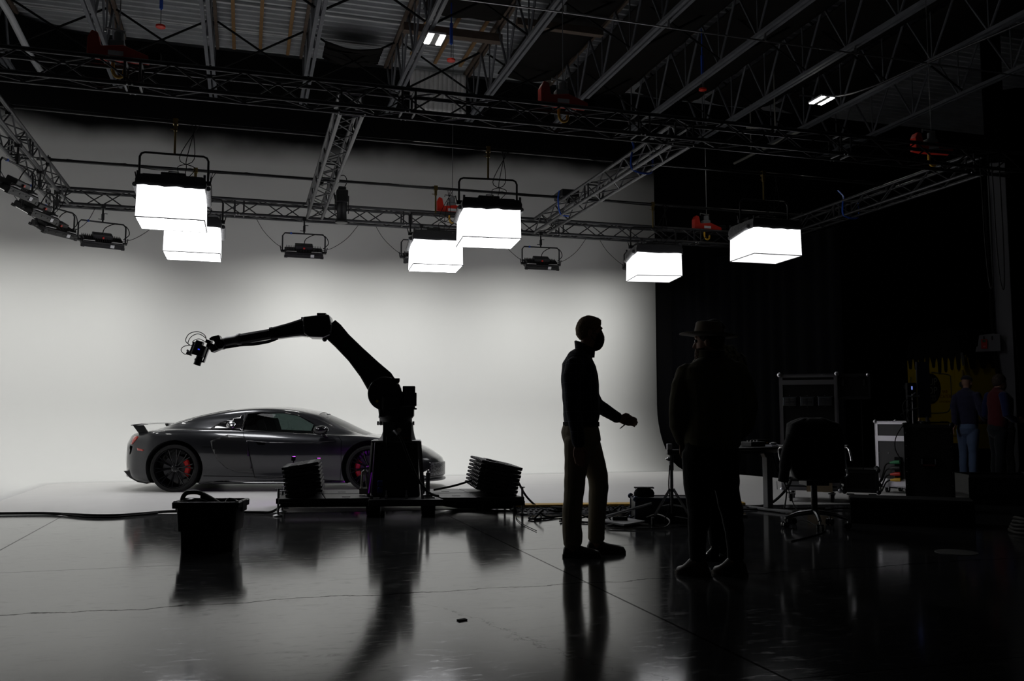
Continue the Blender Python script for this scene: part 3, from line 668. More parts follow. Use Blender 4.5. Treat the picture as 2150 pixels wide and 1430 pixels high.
    for s in (1, -1):
        patch('side_window', win, pane_m, -0.012, flip=s, thick=0)
        patch('quarter_panel', [(0.449, 0.914), (0.57, 1.0), (0.75, 1.065), (0.90, 1.118), (0.915, 1.0), (0.905, 0.888)], trim_m, 0.003, flip=s)
        b = MB(); pl = wl + wl[:1]; b.tube([(a, s * -(side(a, z) + 0.001), z) for (a, z) in pl], 0.007, 6); b.build('window_seal', trim_m, root)
    patch('windscreen', [(1.99, -0.47), (1.99, 0.47), (2.35, 0.53), (2.70, 0.56), (2.75, 0.3), (2.76, 0.0), (2.75, -0.3), (2.70, -0.56), (2.35, -0.53)], wind_m, -0.006, plan=True, step=0.12, thick=0)
    patch('rear_glass', [(-0.25, -0.42), (0.62, -0.45), (0.62, 0.45), (-0.25, 0.42)], trim_m, 0.003, plan=True, step=0.12)
    for s in (1, -1):
        x0 = 0.742
        MB().lathe([(0.001, 0.02), (0.05, 0.018), (0.066, 0.006), (0.07, -0.01)], 28, M=MX.Translation((x0, s * -(side(x0, 0.967) + 0.004), 0.967)) @ MX.Rotation(s * rad(58), 4, 'X')).build('fuel_cap', chrome, root, smooth=40)
        patch('side_blade', [(0.515, 0.742), (0.545, 0.627), (0.62, 0.465), (0.735, 0.35), (0.885, 0.292), (1.125, 0.268), (1.035, 0.742), (0.985, 0.80), (0.75, 0.83)], carbon, 0.006, flip=s)
        line('door_seam', [(0.925, 1.155), (0.955, 0.87), (0.995, 0.77), (1.045, 0.68), (1.11, 0.395), (1.149, 0.204), (1.8, 0.17), (2.382, 0.137), (2.40, 0.40), (2.396, 0.74), (2.35, 0.80)], groove, flip=s)
        line('sill_seam', [(0.42, 0.236), (0.9, 0.225), (1.5, 0.21), (2.42, 0.155)], groove, 0.008, flip=s)
        line('fender_seam', [(2.40, 0.60), (2.55, 0.61), (2.62, 0.60)], groove, 0.004, flip=s)
        line('fender_seam', [(0.40, 0.655), (0.48, 0.652), (0.55, 0.648)], groove, 0.005, flip=s)
        line('beltline_crease', [(0.99, 0.745), (1.3, 0.715), (1.8, 0.705), (2.3, 0.735)], paint, 0.012, 0.0, flip=s)
        patch('door_handle', [(1.16, 0.722), (1.30, 0.712), (1.285, 0.682), (1.19, 0.684)], groove, 0.003, flip=s, step=0.03)
        patch('sill_vent', [(0.475, 0.132), (0.60, 0.158), (0.72, 0.166), (1.1, 0.158), (2.0, 0.135), (2.36, 0.120), (2.0, 0.115), (1.0, 0.12)], trim_m, 0.004, flip=s)
        patch('tail_lamp', [(-0.63, 0.81), (-0.55, 0.80), (-0.585, 0.745), (-0.635, 0.69), (-0.68, 0.69), (-0.675, 0.75)], tail_m, 0.004, flip=s, step=0.03)
        patch('side_marker', [(-0.555, 0.64), (-0.435, 0.612), (-0.455, 0.592), (-0.54, 0.60)], tail_m, 0.004, flip=s, step=0.03)
        patch('rear_vent', [(-0.68, 0.67), (-0.64, 0.66), (-0.68, 0.55), (-0.70, 0.50), (-0.72, 0.52)], groove, 0.004, flip=s, step=0.03)
        patch('head_lamp', [(3.42, 0.50), (3.47, 0.545), (3.58, 0.545), (3.66, 0.50), (3.71, 0.42), (3.62, 0.425), (3.50, 0.445)], trim_m, 0.004, flip=s, step=0.03)
        drl = mat('lamp_strip_white', (0.9, 0.9, 0.9), 0.15, emit=(1, 1, 1), emit_s=0.35)
        line('lamp_strip', [(3.44, 0.515), (3.52, 0.540), (3.585, 0.535), (3.575, 0.50), (3.54, 0.455), (3.47, 0.462)], drl, 0.012, 0.006, flip=s)
        line('lamp_strip', [(3.60, 0.43), (3.625, 0.51), (3.70, 0.425)], drl, 0.013, 0.006, flip=s)
        patch('front_intake', [(3.42, 0.39), (3.53, 0.37), (3.55, 0.20), (3.46, 0.19), (3.44, 0.28)], groove, 0.004, flip=s, step=0.03)
        # mirror
        yb = side(2.1, 0.83)
        mr = MB().ball((0, 0, 0), (0.115, 0.10, 0.066), 20, 12, MX.Translation((2.11, s * -(yb + 0.19), 0.895)) @ MX.Rotation(rad(-6), 4, 'Y')).build('wing_mirror', gloss, root, smooth=60)
        MB().tube([(2.19, s * -(yb - 0.02), 0.79), (2.16, s * -(yb + 0.08), 0.80), (2.13, s * -(yb + 0.15), 0.85)], [0.035, 0.03, 0.028], 8, flat=0.6).build('mirror_arm', trim_m, mr, smooth=50)
    hexm = mat('honeycomb_grille', (0.02, 0.02, 0.021), 0.3); nt = hexm.node_tree; tc = nt.nodes.new('ShaderNodeTexCoord'); vo = nt.nodes.new('ShaderNodeTexVoronoi'); vo.feature = 'DISTANCE_TO_EDGE'; vo.inputs['Scale'].default_value = 28
    rp = nt.nodes.new('ShaderNodeMath'); rp.operation = 'LESS_THAN'; rp.inputs[1].default_value = 0.12; mxn = nt.nodes.new('ShaderNodeMix'); mxn.data_type = 'RGBA'; mxn.inputs['A'].default_value = (0.002, 0.002, 0.002, 1); mxn.inputs['B'].default_value = (0.10, 0.10, 0.105, 1)
    nt.links.new(tc.outputs['Object'], vo.inputs['Vector']); nt.links.new(vo.outputs['Distance'], rp.inputs[0]); nt.links.new(rp.outputs[0], mxn.inputs['Factor']); nt.links.new(mxn.outputs['Result'], nt.nodes['Principled BSDF'].inputs['Base Color'])
    gr = [[(warp(3.875, y) + 0.012 - 0.10 * max(0, (z - 0.38)) / 0.1, y, z) for z in (0.20, 0.26, 0.32, 0.38, 0.44)] for y in [-0.62 + 1.24 * k / 16 for k in range(17)]]
    o = MB().rings(gr, False, False).build('front_grille', hexm, root, smooth=60); md = o.modifiers.new('t', 'SOLIDIFY'); md.thickness = 0.03; solid(o)
    sp = MB(); sp.rings([[(warp(3.86, y) + 0.035, y, 0.125), (warp(3.86, y) + 0.035, y, 0.145), (warp(3.86, y) - 0.25, y, 0.15), (warp(3.86, y) - 0.25, y, 0.115)] for y in [-0.9 + 1.8 * k / 20 for k in range(21)]], True, True)
    sp.build('front_splitter', mat('splitter_grey', (0.12, 0.12, 0.125), 0.35), root)
    # wing
    wg = MB(); pr = [(-0.70, 0.968), (-0.66, 0.976), (-0.55, 0.990), (-0.46, 0.984), (-0.45, 0.974), (-0.56, 0.972), (-0.66, 0.960), (-0.70, 0.960)]
    wg.rings([[(a + (0.06 * (1 - (y / 0.76) ** 2)) * -1, y, b + 0.012 * (1 - (y / 0.76) ** 2)) for a, b in pr] for y in [-0.76 + 1.52 * k / 12 for k in range(13)]])
    w = wg.build('rear_wing', paint, root, smooth=40)
    for s in (-1, 1):
        MB().prism([(-0.69, 0.962), (-0.54, 0.968), (-0.47, 0.87), (-0.60, 0.845)], 'y', s * 0.70 - 0.012, s * 0.70 + 0.012).build('wing_strut', gloss, w)
        MB().tube([(-0.80, s * 0.55, 0.24), (-0.62, s * 0.55, 0.24)], 0.055, 14, flat=0.7).build('exhaust_pipe', chrome, root, smooth=50)
    df = MB(); df.prism([(-0.79, 0.30), (-0.70, 0.20), (-0.58, 0.135), (-0.45, 0.11), (-0.45, 0.16), (-0.6, 0.2), (-0.72, 0.3)], 'y', -0.74, 0.74); df.build('rear_diffuser', gloss, root)
    # cabin
    for s in (-1, 1):
        b = MB(); b.rings([[(x - 0.06 + 0.12 * k, s * 0.33 + 0.20 * cos(t) * (1 - 0.25 * k), z + 0.03 * sin(t)) for t in [q * pi / 6 for q in range(12)]] for k, x, z in ((0, 1.12, 0.87), (0.1, 1.13, 0.95), (0.6, 1.07, 1.02), (0.9, 1.02, 1.08), (1.2, 1.0, 1.11))])
        b.box((1.14, s * 0.33, 0.95), (0.13, 0.36, 0.22), (0, rad(-18), 0)); b.box((1.06, s * 0.33, 1.08), (0.09, 0.2, 0.10), (0, rad(-18), 0))
        b.build('seat', interior, root, bevel=0.02)
    MB().box((0.99, 0, 0.98), (0.12, 1.1, 0.22)).build('bulkhead', interior, root)
    b = MB(); b.tube([(1.80 + 0.06 * sin(t), -0.33 * -1 + 0.17 * cos(t), 0.93 + 0.15 * sin(t)) for t in [k * pi / 12 for k in range(25)]], 0.014, 6); b.build('steering_wheel', interior, root)
    MB().box((2.05, 0, 1.105), (0.05, 0.22, 0.06)).build('interior_mirror', interior, root, bevel=0.01)
    # wheels
    def wheel(x, s, r):
        y = s * 0.815; Mw = MX.Translation((x, y, r)) @ MX.Rotation(rad(90) * -s, 4, 'X')     # local +z points out of the car
        hw = 0.135
        tp = [(r * 0.80, -hw), (r * 0.93, -hw * 1.02), (r * 0.985, -hw * 0.9), (r, -hw * 0.6), (r, hw * 0.6), (r * 0.985, hw * 0.9), (r * 0.93, hw * 1.02), (r * 0.845, hw * 0.97), (r * 0.84, hw * 0.8), (r * 0.80, hw * 0.6)]
        w = MB().lathe(tp + tp[:1], 56, Mw, cap=False).build('wheel', rubber, root, smooth=40); tag(w, 'black tyre on its wheel')
        b = MB(); rp_ = [(r * 0.842, hw * 0.86), (r * 0.80, hw * 0.90), (r * 0.775, hw * 0.7), (r * 0.77, -hw * 0.9), (r * 0.80, -hw * 0.95)]
        b.rings([[(p[0] * cos(k * 2 * pi / 48), p[0] * sin(k * 2 * pi / 48), p[1]) for k in range(48)] for p in rp_], True, False, Mw)
        for k in range(10):
            a0 = k * 2 * pi / 10 + (0.12 if s < 0 else -0.12); 
            for sg in (-1, 1):
                P = [(0.055, 0.02), (0.11, 0.035 + 0.0), (0.17, 0.05), (r * 0.79, 0.088)]
                pts = []
                for q, (rr, zz) in enumerate(P):
                    aa = a0 + sg * (0.02, 0.03, 0.055, 0.115)[q]
                    pts.append(Mw @ V((rr * cos(aa), rr * sin(aa), hw * 0.42 + zz * 0.6)))
                b.tube(pts, [0.013, 0.010, 0.009, 0.011], 6)
        b.lathe([(0.001, -hw * 0.9), (r * 0.775, -hw * 0.9)], 40, Mw, cap=False)  # added back disc, stops light showing through between the spokes
        b.lathe([(0.001, hw * 0.6), (0.03, hw * 0.62), (0.06, hw * 0.58), (0.068, hw * 0.4), (0.06, 0.0)], 24, Mw)
        b.build('rim', gloss, w, smooth=35)
        b = MB()
        for k in range(5): b.cyl(Mw @ V((0.045 * cos(k * 1.2566), 0.045 * sin(k * 1.2566), hw * 0.55)), Mw @ V((0.045 * cos(k * 1.2566), 0.045 * sin(k * 1.2566), hw * 0.66)), 0.007, n=6)
        b.build('wheel_bolts', steel, w)
        MB().lathe([(0.07, 0.0), (0.185, 0.0), (0.185, 0.03), (0.07, 0.03)], 40, Mw).build('brake_disc', truss_m, w, smooth=40)
        b = MB(); R = []
        for k in range(9):
            t = rad(-38 + 76 * k / 8) + (pi if x > 1 else 0)
            if s > 0: t = pi - t
            ro, ri = 0.212, 0.135
            R.append([Mw @ V((rr * cos(t), rr * sin(t), zz)) for rr, zz in ((ri, -0.03), (ro, -0.03), (ro, 0.045), (ro - 0.02, 0.062), (ri + 0.01, 0.062), (ri, 0.05))])
        b.rings(R).build('brake_caliper', cal_m, w, smooth=30)
    for x in (0.0, WB):
        for s in (-1, 1): wheel(x, s, WR if x == 0 else 0.335)
    return root
car = build_car()
# ---------------------------------------------------------------- camera robot on its dolly
RO, RRZ = V((1.85, 10.45, 0)), -11.5
RF = MX.Translation(RO) @ MX.Rotation(rad(RRZ), 4, 'Z')
def build_robot():
    rb = mat('robot_black_paint', (0.0065, 0.0065, 0.007), 0.28, coat=0.3); cast = mat('robot_cast_black', (0.010, 0.010, 0.010), 0.5)
    grn = mat('dark_green_lettering', (0.004, 0.085, 0.035), 0.5); panel_m = mat('grey_green_panel', (0.040, 0.048, 0.046), 0.5)
    pale = mat('pale_bracket', (0.55, 0.53, 0.46), 0.5); deck_mt = mat('dolly_deck_grey', (0.028, 0.028, 0.029), 0.42, 0.3, var=0.3, bscale=6); dkblue = mat('blue_box', (0.01, 0.03, 0.22), 0.5)
    purple = mat('added_purple_glow', (0.3, 0.05, 0.5), 0.4, emit=(0.55, 0.03, 1.0), emit_s=70.0)
    t = thing('camera_robot', 'black camera robot arm standing on a wheeled dolly in front of the car', 'camera robot', RO, RRZ)
    SH = MX(((1, -0.175, 0, -0.082), (0, 1, 0, 0), (0, 0, 1, 0), (0, 0, 0, 1)))
    # dolly deck: two wings of panels and a lower, wider centre plate
    def deck(x0, x1, y0, y1, z0, z1, name):
        return MB().box(((x0 + x1) / 2, (y0 + y1) / 2, (z0 + z1) / 2), (x1 - x0 - 0.006, y1 - y0 - 0.008, z1 - z0), M=SH).build(name, deck_mt, t, bevel=0.006)
    for x0, x1 in ((-1.40, -0.90), (-0.90, -0.42), (0.36, 0.80), (0.80, 1.27)):
        for y0, y1 in ((-0.60, -0.02), (0.04, 0.62)): deck(x0, x1, y0, y1, 0.14, 0.20, 'deck_panel')
    deck(-0.44, 0.38, -0.66, 0.66, 0.115, 0.185, 'centre_plate')
    b = MB()
    for x in (-1.15, -0.66, 0.56, 1.02):
        for y in (-0.42, 0.22): b.box((x, y, 0.2005), (0.09, 0.03, 0.004), M=SH)
    b.build('deck_slots', matte, t)
    b = MB()
    for y in (-0.60, 0.02, 0.62): b.box((-0.05, y, 0.135), (2.66, 0.05, 0.05), M=SH)
    b.build('deck_rail', matte, t)
    for x in (-0.36, 0.24):
        for y in (-0.50, 0.50):
            w = MB().cyl((x - 0.075, y, 0.10), (x + 0.075, y, 0.10), 0.10, n=28).build('dolly_wheel', rubber, t, smooth=40, bevel=0.01)
            MB().cyl((x - 0.08, y, 0.10), (x + 0.08, y, 0.10), 0.05, n=16).build('wheel_hub', steel, w, smooth=40)
    for x, y, z in ((-1.40, -0.47, 0.30), (-1.42, -0.07, 0.24), (-1.46, 0.31, 0.24), (-1.52, 0.70, 0.24), (1.29, -0.51, 0.30), (1.24, -0.05, 0.24), (1.16, 0.30, 0.24), (1.09, 0.66, 0.24)):
        j = MB().cyl((x, y, 0.012), (x, y, z), 0.013, n=10).build('levelling_jack', steel, t, smooth=40)
        MB().lathe([(0.055, 0.0), (0.055, 0.012), (0.03, 0.022), (0.014, 0.026)], 20, MX.Translation((x, y, 0))).build('jack_foot', steel, j, smooth=40)
        MB().box((x + (0.03 if x < 0 else -0.03), y, 0.165), (0.10, 0.06, 0.055)).build('jack_bracket', matte, j)
        MB().cyl((x - 0.03, y, z), (x + 0.03, y, z), 0.006, n=6).build('jack_handle', steel, j)
    # pedestal
    def frus(x0, x1, z0, X0, X1, z1, d0, d1, y=0.0):
        return [[(x0, y - d0, z0), (x1, y - d0, z0), (x1, y + d0, z0), (x0, y + d0, z0)], [(X0, y - d1, z1), (X1, y - d1, z1), (X1, y + d1, z1), (X0, y + d1, z1)]]
    MB().rings(frus(-0.40, 0.145, 0.185, -0.375, 0.115, 0.80, 0.27, 0.23)).build('pedestal', rb, t, bevel=0.015)
    b = MB(); 
    for x0, X0 in ((-0.435, -0.395), (0.178, 0.130)):
        for y, Y in ((-0.29, -0.24), (0.29, 0.24)): b.tube([(x0, y, 0.185), (X0, Y, 0.80)], 0.02, 4)
    b.build('pedestal_ribs', cast, t)
    MB().box((-0.135, 0, 0.808), (0.555, 0.54, 0.02)).build('pedestal_flange', steel, t, bevel=0.004)
    R = []
    for z, x0, x1, d in ((0.818, -0.352, 0.092, 0.22), (0.86, -0.315, 0.076, 0.19), (0.93, -0.290, 0.062, 0.17), (1.00, -0.285, 0.055, 0.17)):
        R.append([((x0 + x1) / 2 + (x1 - x0) / 2 * cos(k * pi / 12), d * sin(k * pi / 12), z) for k in range(24)])
    MB().rings(R).build('base_casting', cast, t, smooth=40)
    MB().box((-0.205, -0.235, 0.915), (0.15, 0.10, 0.225)).build('connector_panel', panel_m, t, bevel=0.004)
    MB().box((-0.04, -0.232, 0.915), (0.175, 0.10, 0.22)).build('switch_panel', mat('dark_panel', (0.018, 0.02, 0.02), 0.5), t, bevel=0.004)
    b = MB(); b.lathe([(0.02, 0), (0.028, 0.0), (0.028, 0.012), (0.02, 0.012)], 20, MX.Translation((-0.098, -0.285, 0.935)) @ MX.Rotation(rad(90), 4, 'X')); b.build('socket_ring', pale, t)
    b = MB()
    for k in range(5): b.cyl((-0.06 + 0.025 * k, -0.282, 0.845 + 0.004 * (k % 2)), (-0.06 + 0.025 * k, -0.292, 0.845), 0.008, n=8)
    b.build('push_buttons', mat('dull_red', (0.12, 0.03, 0.01), 0.5), t)
    b = MB()
    for k in range(4): b.cyl((-0.03 + 0.035 * (k % 2), -0.282, 0.90 + 0.04 * (k // 2)), (-0.03 + 0.035 * (k % 2), -0.296, 0.90 + 0.04 * (k // 2)), 0.013, n=10)
    b.build('round_sockets', cast, t)
    b = MB(); b.lathe([(0.205, 0.995), (0.205, 1.02), (0.19, 1.025), (0.19, 1.07), (0.20, 1.075), (0.20, 1.10)], 32, MX.Translation((-0.147, 0, 0))); 
    for k in range(10): b.cyl((-0.147 + 0.205 * cos(k * 0.628), 0.205 * sin(k * 0.628), 0.99), (-0.147 + 0.205 * cos(k * 0.628), 0.205 * sin(k * 0.628), 1.035), 0.012, n=8)
    b.build('slew_ring', cast, t, smooth=40)
    b = MB(); b.box((-0.135, 0, 1.15), (0.40, 0.34, 0.13)); b.prism([(-0.335, 1.09), (0.05, 1.09), (0.06, 1.24), (0.0, 1.33), (-0.10, 1.40), (-0.30, 1.40), (-0.36, 1.25)], 'y', -0.10, 0.14); b.build('turret', cast, t, bevel=0.015)
    b = MB(); b.box((0.006, -0.06, 1.31), (0.145, 0.16, 0.27)); b.box((0.03, -0.06, 1.18), (0.14, 0.18, 0.02)); b.box((0.085, -0.06, 1.29), (0.02, 0.12, 0.16)); b.build('motor_housing', rb, t, bevel=0.015)
    MB().box((-0.20, -0.165, 1.25), (0.20, 0.10, 0.16)).build('gear_cover', cast, t, bevel=0.02)
    MB().cyl((-0.355, -0.17, 1.265), (-0.355, -0.195, 1.265), 0.016).build('yellow_sticker', mat('yellow_sticker', (0.45, 0.33, 0.02), 0.5), t)
    b = MB(); b.cyl((-0.27, -0.19, 1.355), (-0.27, 0.20, 1.355), 0.195, n=40); b.build('shoulder_joint', rb, t, smooth=40, bevel=0.012)
    b = MB(); b.cyl((-0.19, -0.26, 1.45), (-0.19, -0.10, 1.45), 0.068, n=24); b.box((-0.22, -0.15, 1.515), (0.24, 0.12, 0.03)); b.ball((-0.13, -0.15, 1.50), 0.03, 10, 6); b.build('shoulder_motor', rb, t, smooth=40)
    # lower arm (flat rounded box section)
    def sect(c, ax, w, d, ch=0.25):
        """rounded-rectangle ring, centre c in xz, ax = unit axis in xz, w wide across, d deep in y"""
        nx, nz = -ax[1], ax[0]; P = []
        for u, v in ((-1, -1 + ch), (-1 + ch, -1), (1 - ch, -1), (1, -1 + ch), (1, 1 - ch), (1 - ch, 1), (-1 + ch, 1), (-1, 1 - ch)):
            P.append((c[0] + nx * u * w / 2, v * d / 2, c[1] + nz * u * w / 2))
        return P
    def beam(nodes, name, m, y=0.0, ch=0.25):
        R = []
        for i, (cx, cz, w, d) in enumerate(nodes):
            a = nodes[max(i - 1, 0)]; c = nodes[min(i + 1, len(nodes) - 1)]; l = sqrt((c[0] - a[0]) ** 2 + (c[1] - a[1]) ** 2)
            R.append([(p[0], p[1] + y, p[2]) for p in sect((cx, cz), ((c[0] - a[0]) / l, (c[1] - a[1]) / l), w, d, ch)])
        return MB().rings(R).build(name, m, t, smooth=28)
    beam([(-0.25, 1.36, 0.34, 0.20), (-0.34, 1.50, 0.335, 0.20), (-0.46, 1.64, 0.27, 0.19), (-0.62, 1.815, 0.225, 0.18), (-0.78, 1.975, 0.215, 0.17), (-0.885, 2.085, 0.235, 0.17), (-0.94, 2.14, 0.22, 0.17)], 'lower_arm', rb, 0.04, 0.12)
    b = MB(); b.prism([(-1.222, 2.236), (-1.10, 2.252), (-0.917, 2.268), (-0.890, 2.15), (-0.894, 2.035), (-0.977, 1.999), (-1.143, 2.004), (-1.205, 2.045), (-1.215, 2.14)], 'y', -0.18, 0.15); b.build('elbow_housing', rb, t, bevel=0.02)
    b = MB(); b.box((-1.235, 0.02, 2.225), (0.04, 0.12, 0.045)); b.box((-1.02, 0.0, 2.275), (0.10, 0.14, 0.04)); b.ball((-0.975, -0.08, 1.985), 0.028, 10, 6); b.build('elbow_brackets', cast, t)
    b = MB()
    for x, z in ((-1.20, 2.215), (-1.20, 2.13), (-1.19, 2.055), (-0.92, 2.24), (-0.905, 2.15), (-0.91, 2.06)): b.ball((x, -0.183, z), 0.009, 8, 5)
    b.build('cover_bolts', cast, t)
    beam([(-1.19, 2.125, 0.215, 0.20), (-1.26, 2.118, 0.19, 0.19), (-1.37, 2.094, 0.165, 0.16), (-1.57, 2.052, 0.135, 0.14)], 'forearm', rb, -0.02, 0.22)
    beam([(-1.565, 2.053, 0.145, 0.15), (-1.60, 2.046, 0.145, 0.15)], 'forearm_collar', cast, -0.02)
    beam([(-1.60, 2.046, 0.118, 0.125), (-1.80, 2.008, 0.122, 0.12), (-1.945, 1.983, 0.118, 0.115)], 'forearm_tube', rb, -0.02, 0.4)
    b = MB(); b.tube([(-1.93, -0.02, 1.986), (-1.945, -0.02, 1.983), (-1.97, -0.02, 1.979), (-2.0, -0.02, 1.974), (-2.10, -0.02, 1.955), (-2.135, -0.02, 1.948), (-2.15, -0.02, 1.945)], [0.066, 0.07, 0.07, 0.056, 0.056, 0.052, 0.04], 20); b.build('wrist', cast, t, smooth=30)
    b = MB(); b.prism([(-2.29, 1.985), (-2.26, 2.01), (-2.185, 2.03), (-2.165, 2.0), (-2.15, 1.955), (-2.128, 1.90), (-2.13, 1.88), (-2.255, 1.825), (-2.275, 1.845), (-2.24, 1.895), (-2.225, 1.94), (-2.24, 1.965), (-2.28, 1.965)], 'y', -0.07, 0.05); b.cyl((-2.16, -0.09, 1.92), (-2.16, 0.06, 1.92), 0.055, n=20); b.build('wrist_yoke', rb, t, bevel=0.008)
    MB().tube(spline([(-1.52, -0.02, 1.995), (-1.62, -0.03, 1.955), (-1.70, -0.03, 1.938), (-1.80, -0.02, 1.922), (-1.93, -0.02, 1.915), (-2.02, -0.02, 1.90), (-2.13, -0.02, 1.885), (-2.22, -0.05, 1.90)], 5), 0.013, 8).build('arm_cable', rubber, t, smooth=60)
    MB().tube(spline([(-1.52, -0.03, 1.998), (-1.64, -0.05, 1.962), (-1.75, -0.05, 1.945), (-1.92, -0.04, 1.92)], 5), 0.008, 8).build('arm_cable', rubber, t, smooth=60)
    q = MX.Rotation(rad(90), 4, 'X')
    lettering('COLOSSUS', 0.054, 0.001, 'lettering', grn, t, MX.Translation((-1.415, -0.1015, 2.098)) @ MX.Rotation(-rad(11.5), 4, 'Y') @ q, 1.12)
    lettering('COLOSSUS', 0.085, 0.001, 'lettering', grn, t, MX.Translation((-0.60, -0.059, 1.775)) @ MX.Rotation(-rad(133), 4, 'Y') @ q, 1.15)
    # cables, brackets, small boxes on the centre plate
    MB().tube(spline([(-0.15, -0.285, 0.93), (-0.13, -0.36, 0.92), (-0.06, -0.40, 0.82), (0.02, -0.42, 0.62), (0.12, -0.45, 0.40), (0.22, -0.48, 0.27), (0.30, -0.50, 0.22), (0.36, -0.50, 0.21)], 5), 0.014, 8).build('power_cable', rubber, t, smooth=60)
    MB().tube([(-0.16, -0.285, 0.93), (-0.135, -0.36, 0.915), (-0.10, -0.385, 0.885)], 0.02, 10).build('cable_plug', truss_m, t, smooth=40)
    MB().tube(spline([(-0.235, -0.29, 0.87), (-0.235, -0.32, 0.80), (-0.225, -0.32, 0.70), (-0.21, -0.31, 0.64)], 4), 0.006, 6).build('thin_cable', rubber, t)
    b = MB(); b.tube([(-0.52, -0.20, 0.21), (-0.51, -0.20, 0.46), (-0.485, -0.20, 0.48)], 0.013, 6); b.tube([(-0.455, -0.20, 0.29), (-0.47, -0.20, 0.46), (-0.485, -0.20, 0.48)], 0.012, 6); b.box((-0.495, -0.20, 0.245), (0.09, 0.06, 0.07)); b.build('folding_bracket', pale, t)
    b = MB(); b.box((0.235, -0.40, 0.33), (0.045, 0.05, 0.27)); b.cyl((0.235, -0.40, 0.44), (0.235, -0.40, 0.49), 0.012); b.box((0.235, -0.40, 0.205), (0.11, 0.10, 0.03)); b.build('screw_post', steel, t, bevel=0.004)
    b = MB(); b.box((-0.30, -0.33, 0.34), (0.055, 0.06, 0.06)); b.box((-0.30, -0.33, 0.265), (0.055, 0.06, 0.06)); b.build('relay_boxes', dkblue, t, bevel=0.006)
    b = MB()
    for x in (-0.38, -0.22, 0.0, 0.18): b.box((x, -0.56, 0.205), (0.03, 0.03, 0.04)); b.cyl((x, -0.56, 0.2), (x, -0.56, 0.28), 0.006, n=6)
    b.build('tie_down_pins', steel, t)
    # added purple lamps on posts, to put purple spots on the car
    for k, (x, y, z) in enumerate(((-1.40, 0.60, 0.58), (-1.24, 0.60, 0.48), (-1.10, 0.60, 0.56), (-0.30, 0.50, 0.60), (0.02, 0.50, 0.48))):
        p = MB().box((x, y - 0.02, z), (0.05, 0.03, 0.05)).build('added_lamp_housing', matte, t)
        MB().box((x, y - 0.02, (z + 0.19) / 2), (0.014, 0.014, z - 0.19)).build('added_lamp_post', matte, p)
        MB().box((x, y + 0.002, z), (0.034, 0.012, 0.022 if k % 2 else 0.05)).build('added_purple_lamp', purple, p)
    MB().tube([(-0.43, -0.31, 0.23), (-0.40, -0.29, 0.46)], 0.006, 6).build('purple_light_strip', mat('purple_strip', (0.1, 0.02, 0.2), 0.4, emit=(0.45, 0.03, 0.9), emit_s=0.06), t)
    # the camera it holds
    c = thing('cinema_camera', 'small black camera with lens tilted down at the end of the robot arm', 'camera', RF @ V((-2.40, -0.02, 1.85)), RRZ)
    T = MX.Rotation(rad(18), 4, 'Y')
    b = MB(); b.box((0, 0, 0.0), (0.13, 0.12, 0.13), M=T); b.box((-0.03, 0.0, 0.08), (0.08, 0.10, 0.05), M=T); b.build('camera_body', black, c, bevel=0.01)
    b = MB(); b.cyl((0.025, 0, -0.05), (0.025, 0, -0.17), 0.038, 0.042, 20, M=T); b.cyl((0.025, 0, -0.10), (0.025, 0, -0.125), 0.047, 0.047, 20, M=T); b.build('lens', gloss, c, smooth=40)
    b = MB(); b.box((-0.085, 0, 0.0), (0.02, 0.09, 0.15), M=T); b.box((0.085, 0, -0.02), (0.02, 0.05, 0.20), M=T); b.cyl((-0.08, 0, -0.06), (-0.14, 0, -0.04), 0.012, n=8, M=T); b.box((-0.10, 0, -0.07), (0.06, 0.05, 0.04), M=T); b.build('cage', steel, c, bevel=0.003)
    b = MB(); b.box((0.10, 0, 0.10), (0.06, 0.10, 0.04), (0, rad(20), 0)); b.cyl((0.08, 0, 0.07), (0.19, 0, 0.03), 0.03, n=12); b.box((0.15, 0.0, 0.02), (0.06, 0.11, 0.05), (0, rad(30), 0)); b.build('mount_plate', cast, c, bevel=0.004)
    MB().box((0.0, -0.064, 0.01), (0.02, 0.006, 0.012), M=T).build('blue_indicator', mat('blue_led', (0.02, 0.02, 0.3), 0.4, emit=(0.05, 0.08, 1.0), emit_s=0.8), c)
    b = MB()
    b.tube(spline([(0.07, 0, 0.09), (0.06, -0.02, 0.17), (-0.02, -0.03, 0.215), (-0.12, -0.02, 0.19), (-0.16, -0.01, 0.11), (-0.11, 0, 0.06)], 6), 0.0045, 6)
    b.tube(spline([(0.08, 0.03, 0.09), (0.05, 0.03, 0.15), (-0.03, 0.03, 0.195), (-0.11, 0.03, 0.16), (-0.14, 0.02, 0.08), (-0.07, 0, 0.05)], 6), 0.0045, 6)
    b.tube(spline([(-0.08, -0.03, 0.06), (-0.17, -0.03, 0.045), (-0.205, -0.02, 0.0), (-0.16, -0.02, -0.045), (-0.10, -0.02, -0.02)], 6), 0.0045, 6)
    b.tube(spline([(0.06, 0, 0.10), (0.0, -0.05, 0.13), (-0.07, -0.05, 0.10), (-0.05, -0.05, 0.05)], 6), 0.004, 6)
    b.tube(spline([(0.08, 0, 0.09), (0.12, -0.04, 0.06), (0.15, -0.05, 0.03), (0.18, -0.05, 0.04)], 6), 0.006, 6)
    b.build('looping_cables', rubber, c)
    # counterweight plates
    w_m = mat('weight_plate_grey', (0.030, 0.030, 0.031), 0.5, var=0.3, bscale=20)
    ords = ['topmost', 'second', 'third', 'fourth', 'fifth', 'sixth', 'seventh', 'lowest']
